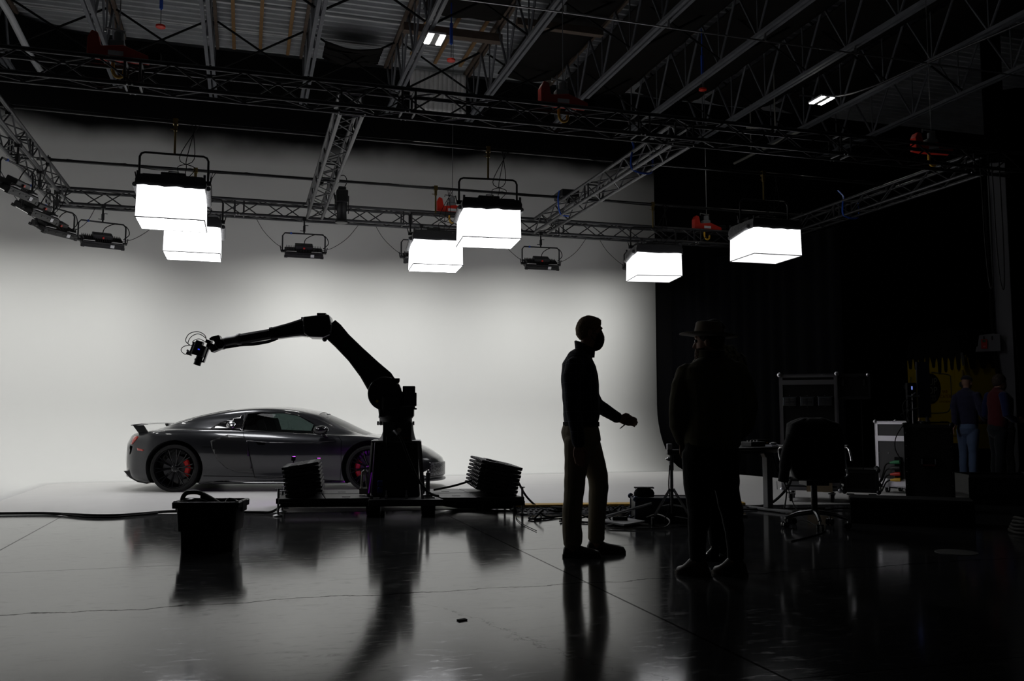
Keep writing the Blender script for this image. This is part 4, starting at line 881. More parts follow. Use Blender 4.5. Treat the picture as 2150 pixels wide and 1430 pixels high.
    def plate_mesh(side):
        b = MB(); b.box((0, 0, 0.0215), (0.40 if side < 0 else 0.32, 1.02, 0.035))
        for k in range(9):
            y = -0.46 + 0.115 * k
            b.box((side * (0.215 if side < 0 else 0.175), y, 0.024), (0.07, 0.062, 0.031))
            b.cyl((side * (0.25 if side < 0 else 0.21), y - 0.028, 0.024), (side * (0.25 if side < 0 else 0.21), y + 0.028, 0.024), 0.0155, n=8)
            b.box((-side * (0.20 if side < 0 else 0.16), y + 0.05, 0.024), (0.045, 0.05, 0.031))
            b.box((0.05 * (1 if k % 2 else -1), y, 0.0405), (0.10, 0.085, 0.005))
        return b
    for sx, (x0, y0, z0), tilt, word in ((1, (-1.10, 0.0, 0.215), 9.0, 'the stack on the dolly end beside the car tail'), (-1, (1.06, 0.0, 0.222), -12.0, 'the stack on the dolly end beside the striding man')):
        proto = None
        B = RF @ SH @ MX.Translation((x0, y0, z0)) @ MX.Rotation(rad(-tilt), 4, 'Y')
        for k in range(8):
            lab = '%s leaning counterweight plate in %s' % (ords[7 - k], word)
            if proto is None:
                o = plate_mesh(sx).build('counterweight_plate', w_m, None, bevel=0.004, seg=1); proto = o
            else: o = proto.copy(); COL.objects.link(o)
            tag(o, lab, 'counterweight', 'counterweight plates stacked on the dolly')
            M = B @ MX.Translation((0, 0.01 * (-1) ** k, 0.0435 * k)); lo, ro, sc = M.decompose(); o.location = lo; o.rotation_euler = ro.to_euler()
        b = MB()
        for y in (-0.40, 0.0, 0.40): b.box((-sx * -0.0, y, -0.012), (0.26, 0.08, 0.02))
        o = b.build('weight_cradle', matte, t); o.matrix_local = SH @ MX.Translation((x0, y0, z0)) @ MX.Rotation(rad(-tilt), 4, 'Y')
    return t
robot = build_robot()

# ---------------------------------------------------------------- cables along the floor edge of the paint
def floor_cable(pts, r, label, name='floor_cable', m=rubber, cat='cable'):
    return tag(MB().tube(spline([(x, y, (z if z else r + 0.004)) for x, y, z in pts], 6), r, 6).build(name, m, smooth=60), label, cat)
floor_cable([(-3.1, 11.35, 0), (-2.2, 11.2, 0), (-1.8, 10.95, 0), (-1.5, 10.75, 0), (-1.25, 10.72, 0), (-1.0, 10.85, 0), (-0.75, 10.98, 0), (-0.3, 10.85, 0), (0.0, 10.66, 0), (0.2, 10.58, 0), (0.33, 10.5, 0.03), (0.46, 10.42, 0.12), (0.55, 10.35, 0.17)], 0.014, 'black cable lying along the edge of the white floor paint up to the dolly')
floor_cable([(-1.9, 11.0, 0), (-1.6, 10.66, 0), (-1.35, 10.55, 0), (-1.1, 10.68, 0), (-0.9, 10.9, 0)], 0.011, 'short loop of black cable bulging onto the grey concrete')
def rl(x, y, z): p = RF @ V((x, y, z)); return (p.x, p.y, p.z)
floor_cable([rl(0.30, -0.05, 0.24), rl(0.55, -0.05, 0.29), rl(0.80, -0.1, 0.37)], 0.012, 'black cable running up from the dolly to the heap of plates by the man')
floor_cable([rl(0.90, -0.3, 0.60), rl(1.0, -0.35, 0.575), rl(1.12, -0.4, 0.525)], 0.012, 'black cable draped over the top of the plates beside the man')
floor_cable([rl(1.25, -0.1, 0.40), rl(1.30, -0.1, 0.30), rl(1.38, -0.12, 0.16), rl(1.5, -0.2, 0.05), rl(1.62, -0.3, 0), rl(1.9, -0.4, 0)], 0.012, 'black cable dropping from the weight plates to the floor')
floor_cable([rl(0.3, 0.1, 0.09), rl(0.6, 0.2, 0.03), rl(1.0, 0.1, 0), rl(1.5, -0.1, 0), rl(1.8, -0.3, 0)], 0.028, 'thick black cable bundle under the dolly deck')

# ---------------------------------------------------------------- tote with a watering-can-like jug
bin_m = mat('black_tote_plastic', (0.0045, 0.0045, 0.005), 0.35)
t = thing('storage_tote', 'black plastic tote standing on the polished concrete before the car', 'tote', (-0.237, 7.86, 0), -14)
def rr(w, d, z, r=0.03):
    P = []
    for cx, cy, a0 in ((w / 2 - r, -d / 2 + r, -90), (w / 2 - r, d / 2 - r, 0), (-w / 2 + r, d / 2 - r, 90), (-w / 2 + r, -d / 2 + r, 180)):
        for k in range(4): a = rad(a0 + 30 * k); P.append((cx + r * cos(a), cy + r * sin(a), z))
    return P
MB().rings([rr(0.41, 0.27, 0.0), rr(0.425, 0.285, 0.16), rr(0.455, 0.31, 0.165), rr(0.47, 0.325, 0.29), rr(0.48, 0.33, 0.375), rr(0.46, 0.31, 0.375), rr(0.41, 0.26, 0.02)], True, True).build('bin', bin_m, t, smooth=30)
MB().rings([rr(0.485, 0.335, 0.352), rr(0.535, 0.375, 0.352), rr(0.54, 0.38, 0.395), rr(0.53, 0.37, 0.402), rr(0.475, 0.325, 0.402), rr(0.475, 0.325, 0.36), rr(0.485, 0.335, 0.352)], True, False).build('rim', bin_m, t, smooth=30)
b = MB()
for s in (-1, 1): b.box((s * 0.262, 0, 0.36), (0.02, 0.14, 0.09)); b.box((s * 0.245, -0.15, 0.40), (0.03, 0.03, 0.02))
b.build('side_grips', bin_m, t, bevel=0.005)
jug = thing('leaf_blower', 'black blower with loop handle lying inside the open tote', 'blower', (-0.30, 7.88, 0), -14)
R = []
for x, z, w, h in ((-0.19, 0.345, 0.12, 0.08), (-0.165, 0.36, 0.15, 0.11), (-0.10, 0.365, 0.16, 0.11), (-0.02, 0.36, 0.15, 0.11), (0.06, 0.35, 0.12, 0.10), (0.14, 0.33, 0.09, 0.08)):
    R.append([(x, w / 2 * cos(k * pi / 7), z + h / 2 * sin(k * pi / 7)) for k in range(14)])
MB().rings(R).build('blower_body', bin_m, jug, smooth=50)
MB().tube(spline([(-0.175, 0, 0.385), (-0.17, 0, 0.425), (-0.145, 0, 0.458), (-0.10, 0, 0.467), (-0.05, 0, 0.465), (-0.018, 0, 0.452), (0.0, 0, 0.43), (-0.008, 0, 0.405), (-0.05, 0, 0.403), (-0.12, 0, 0.405), (-0.165, 0, 0.40)], 4), 0.0185, 10).build('loop_handle', bin_m, jug, smooth=60)
MB().tube([(-0.015, 0, 0.445), (0.04, 0, 0.41), (0.11, 0, 0.36)], [0.026, 0.032, 0.04], 12).build('nozzle_neck', bin_m, jug, smooth=50)
tag(MB().tube(spline([(-0.42, 7.79, 0.403), (-0.37, 7.77, 0.419), (-0.31, 7.755, 0.415), (-0.26, 7.745, 0.395), (-0.22, 7.75, 0.35)], 5), 0.007, 6).build('cable_end', rubber), 'curl of black cable at the front of the tote', 'cable')
tag(MB().tube(spline([(-0.13, 7.83, 0.35), (-0.12, 7.83, 0.398), (-0.09, 7.82, 0.413), (-0.04, 7.80, 0.395), (-0.02, 7.8, 0.34)], 5), 0.008, 6).build('hand_tool', steel), 'small bent grey tool handle poking out of the tote', 'tool')
# ---------------------------------------------------------------- people
def chain(mb, nodes, yaw=0.0, n=14):
    """closed tube through nodes (x, y, z, r_front, r_side); radii along the facing direction and across it"""
    f = V((cos(yaw), sin(yaw), 0)); P = [V(q[:3]) for q in nodes]; rings = []
    for i, p in enumerate(P):
        t = P[min(i + 1, len(P) - 1)] - P[max(i - 1, 0)]; t.normalize()
        a = f - t * f.dot(t)
        if a.length < 0.15: a = V((0, 0, 1)) - t * t.z
        a.normalize(); b = t.cross(a); rf = nodes[i][3]; rs = nodes[i][4] if len(nodes[i]) > 4 else rf
        rings.append([p + a * rf * cos(k * 2 * pi / n) + b * rs * sin(k * 2 * pi / n) for k in range(n)])
    # rounded ends
    for e, q in ((0, 1), (-1, -2)):
        d = (P[e] - P[q]).normalized(); r = min(nodes[e][3], nodes[e][4] if len(nodes[e]) > 4 else nodes[e][3]) * 0.55
        cap = [P[e] + (v - P[e]) * 0.62 + d * r for v in rings[e]]
        rings.insert(0, cap) if e == 0 else rings.append(cap)
    mb.rings(rings); return mb
def fuse(mb, name, m, parent, voxel=0.009, smooth=3, wrinkle=0.0, wscale=9.0, seed=0.0):
    o = mb.build(name, m, parent)
    md = o.modifiers.new('r', 'REMESH'); md.mode = 'VOXEL'; md.voxel_size = voxel
    md = o.modifiers.new('s', 'SMOOTH'); md.iterations = smooth; md.factor = 0.5
    solid(o); me = o.data
    if wrinkle:
        nr = [v.normal.copy() for v in me.vertices]
        for v, k in zip(me.vertices, nr):
            c = v.co; a = noise.noise((c.x * wscale + seed, c.y * wscale, c.z * wscale * 1.6)); b = 1 - abs(noise.noise((c.x * wscale * 0.8, c.y * wscale * 0.8 + seed, c.z * wscale * 0.9 + (c.x + c.y) * 6)))
            v.co = c + k * wrinkle * (0.6 * a + (b - 0.7) * 0.9)
    me.shade_smooth(); me.materials.clear(); me.materials.append(m); return o
def hand(mb, w, d, side, curl=0.5, up=(0, 0, 1), s=1.0, thumb=1):
    """palm, four bent fingers and a thumb; w wrist, d pointing direction, side = palm-width axis, thumb on +side"""
    w, d, sd = V(w), V(d).normalized(), V(side); sd = (sd - d * sd.dot(d)).normalized(); nrm = d.cross(sd)
    def R(p, a, b): return (p.x, p.y, p.z, a, b)
    yaw = atan2(nrm.y, nrm.x) if abs(nrm.z) < 0.9 else 0.0
    c = w + d * 0.05 * s
    for k in range(5):
        q = (-0.034 + 0.017 * k) * s; chain(mb, [R(w + sd * q * 0.55, 0.015 * s, 0.014 * s), R(w + d * 0.045 * s + sd * q, 0.014 * s, 0.012 * s), R(w + d * 0.088 * s + sd * q * 1.05, 0.0115 * s, 0.0115 * s)], yaw, 8)
    for k, ln in enumerate((0.072, 0.088, 0.082, 0.064)):
        q = (0.031 - 0.0205 * k) * s; p = w + d * 0.088 * s + sd * q; a = 0.0; pts = [p]
        for sg, fr in enumerate((0.45, 0.31, 0.24)):
            a += curl * (0.75, 1.0, 0.8)[sg]; p = p + (d * cos(a) + nrm * sin(a)) * ln * fr * s; pts.append(p)
        chain(mb, [R(v, r * s, r * s) for v, r in zip(pts, (0.0105, 0.0098, 0.009, 0.0075))], yaw, 8)
    p = w + d * 0.022 * s + sd * 0.03 * s * thumb
    chain(mb, [R(p, 0.013 * s, 0.013 * s), R(p + (sd * thumb * 0.6 + d * 0.6 + nrm * 0.35) * 0.036 * s, 0.0115 * s, 0.0115 * s), R(p + (sd * thumb * 0.75 + d * 1.35 + nrm * 0.9) * 0.036 * s, 0.009 * s, 0.009 * s)], yaw, 8)
def head(mb, M, beard=0.0):
    mb.ball((-0.012, 0, 0.035), (0.098, 0.077, 0.100), 20, 14, M)
    R = []
    for z, x0, x1, hw in ((0.075, 0.0, 0.082, 0.058), (0.045, 0.0, 0.089, 0.064), (0.015, 0.0, 0.084, 0.066), (-0.02, 0.0, 0.088, 0.064), (-0.055, 0.0, 0.086, 0.056), (-0.085, 0.005, 0.084, 0.046), (-0.108, 0.015, 0.076, 0.032)):
        R.append([((x0 + x1) / 2 - 0.012 + (x1 - x0 + 0.024) / 2 * cos(k * pi / 8), hw * sin(k * pi / 8), z) for k in range(16)])
    mb.rings(R, True, True, M)
    for a, b in (((0.082, 0, 0.03), (0.110, 0, -0.022)),): mb.tube([a, ((a[0] + b[0]) / 2 + 0.002, 0, 0.005), b, (0.088, 0, -0.032)], [0.010, 0.012, 0.014, 0.008], 8, M=M)
    mb.tube([(0.078, -0.045, 0.047), (0.090, -0.02, 0.05), (0.091, 0.02, 0.05), (0.078, 0.045, 0.047)], 0.010, 6, M=M)
    mb.tube([(0.082, -0.022, -0.062), (0.089, 0, -0.06), (0.082, 0.022, -0.062)], 0.008, 6, M=M)
    for s in (-1, 1):
        mb.ball((-0.005, s * 0.079, 0.0), (0.020, 0.010, 0.033), 10, 8, M)
def hair(parent, M, m, name='hair', z0=-0.01, tuft=0.02, seed=0.0, r=(0.105, 0.083, 0.112)):
    b = MB(); R = []
    for i in range(13):
        ring = []
        for k in range(48):
            a = k * 2 * pi / 48; fr = (1 + cos(a)) / 2
            lo = -0.065 + (0.135) * fr ** 1.6                            # hairline: low at the nape, high over the brow
            el0 = math.asin(max(-0.95, min(0.95, (lo - 0.035) / r[2]))); el = el0 + (pi / 2 - el0) * i / 12
            j = 1 + 0.03 * noise.noise((cos(a) * 5 + seed, sin(a) * 5, el * 6)) + 0.05 * noise.noise((cos(a) * 17 + seed, sin(a) * 17, el * 15)) - (0.05 if i == 0 else 0)
            x, y, z = r[0] * cos(el) * cos(a) * j - 0.014, r[1] * cos(el) * sin(a) * j, r[2] * sin(el) * j + 0.035
            if fr > 0.7 and 1 < i < 10: x += tuft * (fr - 0.7) * 3.3 * sin(pi * (i - 1) / 9) * (0.7 + 0.6 * noise.noise((a * 9, i * 0.9, seed)))
            ring.append((x, y, z))
        R.append(ring)
    b.rings(R, True, True, M); o = b.build(name, m, parent, smooth=60); return o
def shoe(mb, ankle, toe, w=0.045, hi=0.10):
    a, t = V(ankle), V(toe); d = V((t.x - a.x, t.y - a.y, 0)); L_ = d.length; d.normalize(); yaw = atan2(d.y, d.x)
    g = V((a.x, a.y, 0)); P = lambda f, z: g + d * f + V((0, 0, z))
    R = []; s = V((-d.y, d.x, 0))
    for f, h, ww in ((-0.075, 0.05, 0.55), (-0.06, 0.085, 0.85), (-0.02, hi, 0.92), (0.04, hi * 0.92, 0.95), (0.09, 0.072, 1.02), (L_ - 0.05, 0.058, 1.05), (L_ - 0.012, 0.045, 0.8), (L_, 0.025, 0.45)):
        c = P(f, 0); R.append([c + s * (w * ww * cos(k * pi / 7)) + V((0, 0, max(0.0, h / 2 + h / 2 * 1.15 * sin(k * pi / 7)))) for k in range(14)])
    mb.rings(R)
    R = []
    for f, ww in ((-0.08, 0.6), (-0.06, 0.95), (0.05, 1.0), (0.10, 1.1), (L_ - 0.04, 1.12), (L_ + 0.003, 0.6)):
        c = P(f, 0); R.append([c + s * w * ww + V((0, 0, 0.0)), c + s * w * ww + V((0, 0, 0.022)), c - s * w * ww + V((0, 0, 0.022)), c - s * w * ww])
    mb.rings(R)
def cloth(col, rough=0.9, sh=0.2, **k): return lambda nm: mat(nm, col, rough, spec=0.15, sheen=sh, bump=0.15, bscale=60, **k)
skin = mat('skin', (0.42, 0.24, 0.17), 0.55, spec=0.35); eye_m = mat('eyes', (0.05, 0.04, 0.035), 0.2)
def person(label, loc, rz, P):
    t = thing('person', label, 'person', loc, rz, P.get('group'))
    hc, hy, hp = P['head']; M = MX.Translation(hc) @ MX.Rotation(hy, 4, 'Z') @ MX.Rotation(hp, 4, 'Y') @ MX.Scale(P.get('hs', 1.0), 4)
    yw = P['yaw']; ap = P.get('voxel', 0.008)
    b = MB(); head(b, M)
    nb = V(P['neck']); hv = M @ V((-0.015, 0, -0.06))
    chain(b, [(nb.x, nb.y, nb.z - 0.05, 0.062, 0.075), (nb.x, nb.y, nb.z, 0.058, 0.06), (hv.x, hv.y, hv.z, 0.055, 0.055), (hv.x, hv.y, hv.z + 0.05, 0.055, 0.055)], yw)
    k = 0.80
    chain(b, [(x, y, z, rf * k, rs * k) for x, y, z, rf, rs in P['torso']], yw)
    for A in P['arms']: chain(b, [(x, y, z, r * 0.72) for x, y, z, r in A['n']], yw)
    for A in P['legs']: chain(b, [(x, y, z, r * 0.72) for x, y, z, r in A['n']], yw)
    for A in P['arms']:
        if 'hand' in A: w, d, sd, cu, th = A['hand']; hand(b, w, d, sd, cu, thumb=th); w_ = V(w); chain(b, [(*A['n'][-1][:3], 0.030), (*w_, 0.025, 0.03), (*(w_ + V(d).normalized() * 0.03), 0.02, 0.034)], yw)
    for A in P['legs']: x, y, z, r = A['n'][-1]; chain(b, [(x, y, z, 0.045), (x, y, 0.05, 0.045)], yw)
    fuse(b, 'body', skin, t, ap, 2)
    b = MB()
    for s in (-1, 1): b.ball((0.083, s * 0.030, 0.022), 0.0125, 10, 8, M)
    b.build('eyes', eye_m, t, smooth=60)
    # upper garment
    tm = P['top_m']; b = MB(); chain(b, P['torso'], yw, 20)
    if 'top_split' not in P:
        for A in P['arms']: chain(b, A['n'], yw)
    fuse(b, P.get('top_name', 'shirt'), tm, t, 0.009, 3, P.get('wr', 0.007), 8, P.get('seed', 0))
    if 'top_split' in P:
        for A in P['arms']: b = MB(); chain(b, [(x, y, z, r + 0.004) for x, y, z, r in A['n']], yw); fuse(b, 'sleeve', P['top_split'], t, 0.009, 2, 0.006, 8, 3)
    b = MB()
    ring = P.get('collar')
    if ring:
        c, r, h, tl = ring; R = []
        for i, (dr, dz) in enumerate(((0.0, -0.01), (0.006, h), (-0.004, h + 0.004), (-0.010, -0.01))):
            R.append([(c[0] + (r + dr + 0.004 * i * 0) * cos(q * pi / 12), c[1] + (r * 0.98 + dr) * sin(q * pi / 12), c[2] + dz - tl * cos(q * pi / 12 - yw)) for q in range(24)])
        b.rings(R + R[:1], True, False).build('collar', tm, t, smooth=50)
    # trousers
    b = MB()
    for A in P['legs']: chain(b, A['n'], yw, 16)
    chain(b, P['hips'], yw, 18)
    fuse(b, 'trousers', P['bot_m'], t, 0.009, 3, P.get('wr', 0.007) * 0.9, 9, P.get('seed', 0) + 5)
    for A in P['legs']:
        b = MB(); x, y, z, r = A['n'][-1]; shoe(b, (x, y, z), A['toe'], A.get('w', 0.045), A.get('hi', 0.10)); b.build('shoe', P['shoe_m'], t, smooth=50)
    if 'belt' in P:
        h = P['hips'][0]; MB().rings([[(h[0] + (h[3] + 0.008) * cos(q * pi / 14), h[1] + (h[4] + 0.008) * sin(q * pi / 14), P['belt'] + dz) for q in range(28)] for dz in (-0.018, 0.018)], True, True).build('belt', matte, t, smooth=50)
    return t, M
navy = cloth((0.010, 0.013, 0.026))('navy_check_shirt'); khaki = cloth((0.27, 0.23, 0.16))('khaki_cotton'); brown_sh = mat('dark_brown_leather', (0.02, 0.012, 0.009), 0.35, bump=0.1, bscale=30)
olive = cloth((0.105, 0.092, 0.050))('olive_canvas'); blk_tr = cloth((0.009, 0.009, 0.010))('black_trouser'); hair_b = mat('sandy_hair', (0.26, 0.17, 0.09), 0.7, bump=0.9, bscale=70); hair_d = mat('dark_brown_hair', (0.035, 0.02, 0.012), 0.6, bump=0.9, bscale=70)
# shirt windowpane lines
nt = navy.node_tree; bs = nt.nodes['Principled BSDF']; tc = nt.nodes.new('ShaderNodeTexCoord'); br = nt.nodes.new('ShaderNodeTexBrick'); br.offset = 0
for k_, v_ in (('Scale', 1.0), ('Mortar Size', 0.0016), ('Brick Width', 0.06), ('Row Height', 0.075)): br.inputs[k_].default_value = v_
br.inputs['Color1'].default_value = br.inputs['Color2'].default_value = (0.010, 0.013, 0.026, 1); br.inputs['Mortar'].default_value = (0.09, 0.10, 0.14, 1)
mp = nt.nodes.new('ShaderNodeMapping'); mp.inputs['Rotation'].default_value = (rad(90), 0, 0); nt.links.new(tc.outputs['Object'], mp.inputs[0]); nt.links.new(mp.outputs[0], br.inputs['Vector']); nt.links.new(br.outputs['Color'], bs.inputs['Base Color'])

CR = -16.6
# the striding man in a mask
t, M = person('man in navy checked shirt and face mask, arm reaching out with a pen', (2.65, 6.71, 0), CR, dict(
    head=((0.008, 0, 1.752), 0.0, rad(4)), neck=(-0.035, 0, 1.60), yaw=0.0, voxel=0.0065,
    torso=[(-0.045, 0, 1.605, 0.07, 0.085), (-0.065, 0, 1.57, 0.10, 0.15), (-0.082, 0, 1.50, 0.135, 0.20), (-0.078, 0, 1.40, 0.15, 0.20), (-0.068, 0, 1.25, 0.150, 0.185), (-0.062, 0, 1.12, 0.148, 0.175), (-0.070, 0, 1.045, 0.142, 0.17), (-0.070, 0, 1.02, 0.135, 0.165)],
    arms=[dict(n=[(-0.125, -0.185, 1.50, 0.075), (-0.155, -0.225, 1.40, 0.072), (-0.150, -0.24, 1.18, 0.062), (-0.125, -0.235, 1.02, 0.056), (-0.105, -0.225, 0.875, 0.050)], hand=((-0.105, -0.225, 0.868), (0.02, 0, -1), (1, 0.2, 0), 0.35, 1)),
          dict(n=[(-0.06, 0.185, 1.50, 0.075), (-0.01, 0.22, 1.38, 0.068), (0.075, 0.235, 1.19, 0.058), (0.16, 0.215, 1.135, 0.054), (0.250, 0.19, 1.078, 0.047)], hand=((0.262, 0.187, 1.072), (0.90, -0.1, -0.18), (0.1, -0.3, 1.0), 0.52, 1))],
    hips=[(-0.068, 0, 1.04, 0.138, 0.165), (-0.075, 0, 0.97, 0.155, 0.175), (-0.058, 0, 0.88, 0.150, 0.175), (-0.05, 0, 0.83, 0.11, 0.14)],
    legs=[dict(n=[(-0.105, -0.085, 0.90, 0.105), (-0.108, -0.09, 0.78, 0.103), (-0.125, -0.095, 0.63, 0.086), (-0.135, -0.10, 0.50, 0.080), (-0.153, -0.10, 0.34, 0.077), (-0.150, -0.10, 0.17, 0.077), (-0.148, -0.10, 0.10, 0.074)], toe=(0.065, -0.12, 0)),
          dict(n=[(-0.02, 0.085, 0.90, 0.105), (0.025, 0.09, 0.76, 0.100), (0.070, 0.095, 0.60, 0.083), (0.078, 0.10, 0.52, 0.079), (0.066, 0.10, 0.38, 0.072), (0.058, 0.10, 0.22, 0.068), (0.055, 0.10, 0.11, 0.066)], toe=(0.285, 0.09, 0))],
    collar=((-0.035, 0, 1.605), 0.078, 0.055, 0.035), top_m=navy, bot_m=khaki, shoe_m=brown_sh, belt=1.028, seed=1.0))
hair(t, M, hair_b, tuft=0.030)
b = MB(); R = []
for z, x1, hw in ((0.008, 0.100, 0.050), (-0.01, 0.112, 0.064), (-0.035, 0.120, 0.070), (-0.065, 0.118, 0.066), (-0.095, 0.108, 0.056), (-0.122, 0.088, 0.042), (-0.135, 0.06, 0.03)):
    R.append([((x1 + 0.02) / 2 + (x1 - 0.02) / 2 * cos(k * pi / 9), hw * sin(k * pi / 9), z) for k in range(18)])
b.rings(R, True, True, M)
for s in (-1, 1): b.tube([(0.05, s * 0.068, -0.005), (0.0, s * 0.085, 0.0)], 0.003, 5, M=M); b.tube([(0.05, s * 0.062, -0.075), (0.0, s * 0.083, -0.02)], 0.003, 5, M=M)
b.build('face_mask', cloth((0.006, 0.006, 0.007))('black_mask'), t, smooth=60)
# pen held in his outstretched fingers
FR = MX.Translation((2.65, 6.71, 0)) @ MX.Rotation(rad(CR), 4, 'Z')
pn = thing('pen', 'silver pen held in the reaching hand of the masked man', 'pen', FR @ V((0.315, 0.175, 1.03)), CR)
b = MB(); b.tube([(0.03, 0, 0.028), (-0.01, 0.0, -0.006), (-0.045, 0, -0.034), (-0.055, 0, -0.042)], [0.005, 0.005, 0.005, 0.0015], 8); b.build('barrel', steel, pn, smooth=40)

# the man in the wide hat, seen from behind
yb = rad(104)
t, M = person('man in olive jacket and flat wide-brimmed hat, seen from behind', (3.11, 5.615, 0), CR, dict(
    head=((0.006, 0.0, 1.598), rad(158), rad(2)), hs=0.96, neck=(0.02, 0.0, 1.50), yaw=yb, voxel=0.0085, top_name='jacket',
    torso=[(0.022, 0, 1.515, 0.075, 0.085), (0.026, 0, 1.475, 0.10, 0.16), (0.032, 0, 1.43, 0.13, 0.215), (0.032, 0, 1.34, 0.16, 0.225), (0.030, 0, 1.20, 0.175, 0.205), (0.028, 0, 1.06, 0.175, 0.20), (0.022, 0, 0.94, 0.17, 0.20), (0.022, 0, 0.895, 0.165, 0.195)],
    arms=[dict(n=[(-0.135, 0.0, 1.40, 0.085), (-0.185, 0.0, 1.29, 0.078), (-0.218, -0.01, 1.13, 0.066), (-0.212, 0.02, 1.02, 0.062), (-0.165, 0.10, 0.925, 0.055)], hand=((-0.160, 0.115, 0.915), (0.1, 0.3, -1), (0.6, 0.5, 0), 0.4, 1)),
          dict(n=[(0.19, 0.0, 1.41, 0.085), (0.238, -0.01, 1.31, 0.080), (0.268, -0.03, 1.15, 0.068), (0.258, 0.02, 1.03, 0.062), (0.200, 0.12, 0.935, 0.055)], hand=((0.19, 0.135, 0.925), (-0.2, 0.3, -1), (-0.6, 0.5, 0), 0.4, 1))],
    hips=[(0.012, 0, 0.92, 0.145, 0.18), (0.010, 0, 0.84, 0.15, 0.195), (0.008, 0, 0.76, 0.13, 0.185)],
    legs=[dict(n=[(-0.085, 0, 0.84, 0.11), (-0.085, 0, 0.68, 0.103), (-0.080, 0, 0.54, 0.094), (-0.080, 0.0, 0.42, 0.082), (-0.093, 0, 0.28, 0.064), (-0.098, 0, 0.17, 0.057), (-0.095, 0, 0.12, 0.058)], toe=(-0.225, 0.09, 0), w=0.052, hi=0.13),
          dict(n=[(0.105, 0, 0.84, 0.11), (0.108, 0, 0.68, 0.094), (0.122, 0, 0.54, 0.080), (0.145, 0.0, 0.42, 0.080), (0.163, 0, 0.29, 0.066), (0.165, 0, 0.17, 0.056), (0.163, 0, 0.12, 0.058)], toe=(0.035, 0.10, 0), w=0.052, hi=0.13)],
    collar=((0.02, 0, 1.50), 0.092, 0.05, -0.01), top_m=olive, bot_m=blk_tr, shoe_m=mat('brown_boot_leather', (0.05, 0.032, 0.02), 0.45, bump=0.2, bscale=30), seed=4.0, wr=0.009))
hair(t, M, hair_d, z0=0)
felt = mat('tan_felt', (0.16, 0.125, 0.085), 0.9, spec=0.15, sheen=0.4)
HM = MX.Translation((0.004, 0, 1.640)) @ MX.Rotation(rad(3.7), 4, 'Y')
R = []
for r, z in ((0.080, 0.006), (0.095, 0.006), (0.200, 0.012), (0.203, 0.015), (0.200, 0.018), (0.112, 0.012), (0.104, 0.02), (0.097, 0.06), (0.091, 0.10), (0.086, 0.108), (0.078, 0.110), (0.06, 0.104), (0.02, 0.103)):
    R.append([(r * cos(k * pi / 20) * (0.98 if r < 0.15 else 1), r * sin(k * pi / 20) * (1.08 if r < 0.15 else 1.0), z + (0.010 * (abs(sin(k * pi / 20)) ** 2) if r > 0.15 else 0)) for k in range(40)])
ht = MB().rings(R, True, False, HM).build('hat', felt, t, smooth=40)
R = [[((r) * cos(k * pi / 20) * 0.98, r * sin(k * pi / 20) * 1.08, z) for k in range(40)] for r, z in ((0.113, 0.013), (0.108, 0.03))]
MB().rings(R, True, False, HM).build('hat_band', matte, ht, smooth=60)
b = MB(); b.rings([[(0.045 + (0.055 + d) * cos(k * pi / 8), (w) * sin(k * pi / 8), z) for k in range(16)] for z, d, w in ((-0.035, 0.0, 0.066), (-0.06, 0.006, 0.066), (-0.09, 0.008, 0.058), (-0.12, 0.002, 0.046), (-0.142, -0.016, 0.03))], True, True, M)
b.build('beard', mat('red_brown_beard', (0.10, 0.045, 0.02), 0.8, bump=0.9, bscale=80), t, smooth=60)

# the man in camouflage hidden behind him
camo = mat('camouflage_cloth', (0.05, 0.05, 0.03), 0.9); nt = camo.node_tree; tc = nt.nodes.new('ShaderNodeTexCoord'); nz = nt.nodes.new('ShaderNodeTexNoise'); nz.inputs['Scale'].default_value = 26; nz.inputs['Detail'].default_value = 3
rp = nt.nodes.new('ShaderNodeValToRGB'); rp.color_ramp.interpolation = 'CONSTANT'; e = rp.color_ramp.elements; e[0].color = (0.03, 0.028, 0.02, 1); e[1].position = 0.45; e[1].color = (0.20, 0.18, 0.11, 1); x = e.new(0.55); x.color = (0.36, 0.33, 0.22, 1); x = e.new(0.62); x.color = (0.08, 0.08, 0.045, 1)
nt.links.new(tc.outputs['Object'], nz.inputs['Vector']); nt.links.new(nz.outputs['Fac'], rp.inputs[0]); nt.links.new(rp.outputs[0], nt.nodes['Principled BSDF'].inputs['Base Color'])
def cap(t, M, m, brim=True):
    R = []
    for i in range(9):
        el = rad(8) + (pi / 2 - rad(8)) * i / 8; R.append([(0.110 * cos(el) * cos(k * pi / 14) - 0.012, 0.092 * cos(el) * sin(k * pi / 14), 0.045 + 0.098 * sin(el)) for k in range(28)])
    c = MB().rings(R, True, True, M).build('cap', m, t, smooth=60)
    if brim:
        b = MB(); b.rings([[(0.07 + 0.02 * k, 0.075 * (1 - 0.10 * k) * q, 0.062 - 0.004 * k * k * 0.3 - 0.02 * q * q) for q in (-1, -0.5, 0, 0.5, 1)] for k in range(6)], False, False, M); o = b.build('cap_brim', m, c, smooth=60); md = o.modifiers.new('t', 'SOLIDIFY'); md.thickness = 0.004; solid(o)
    return c
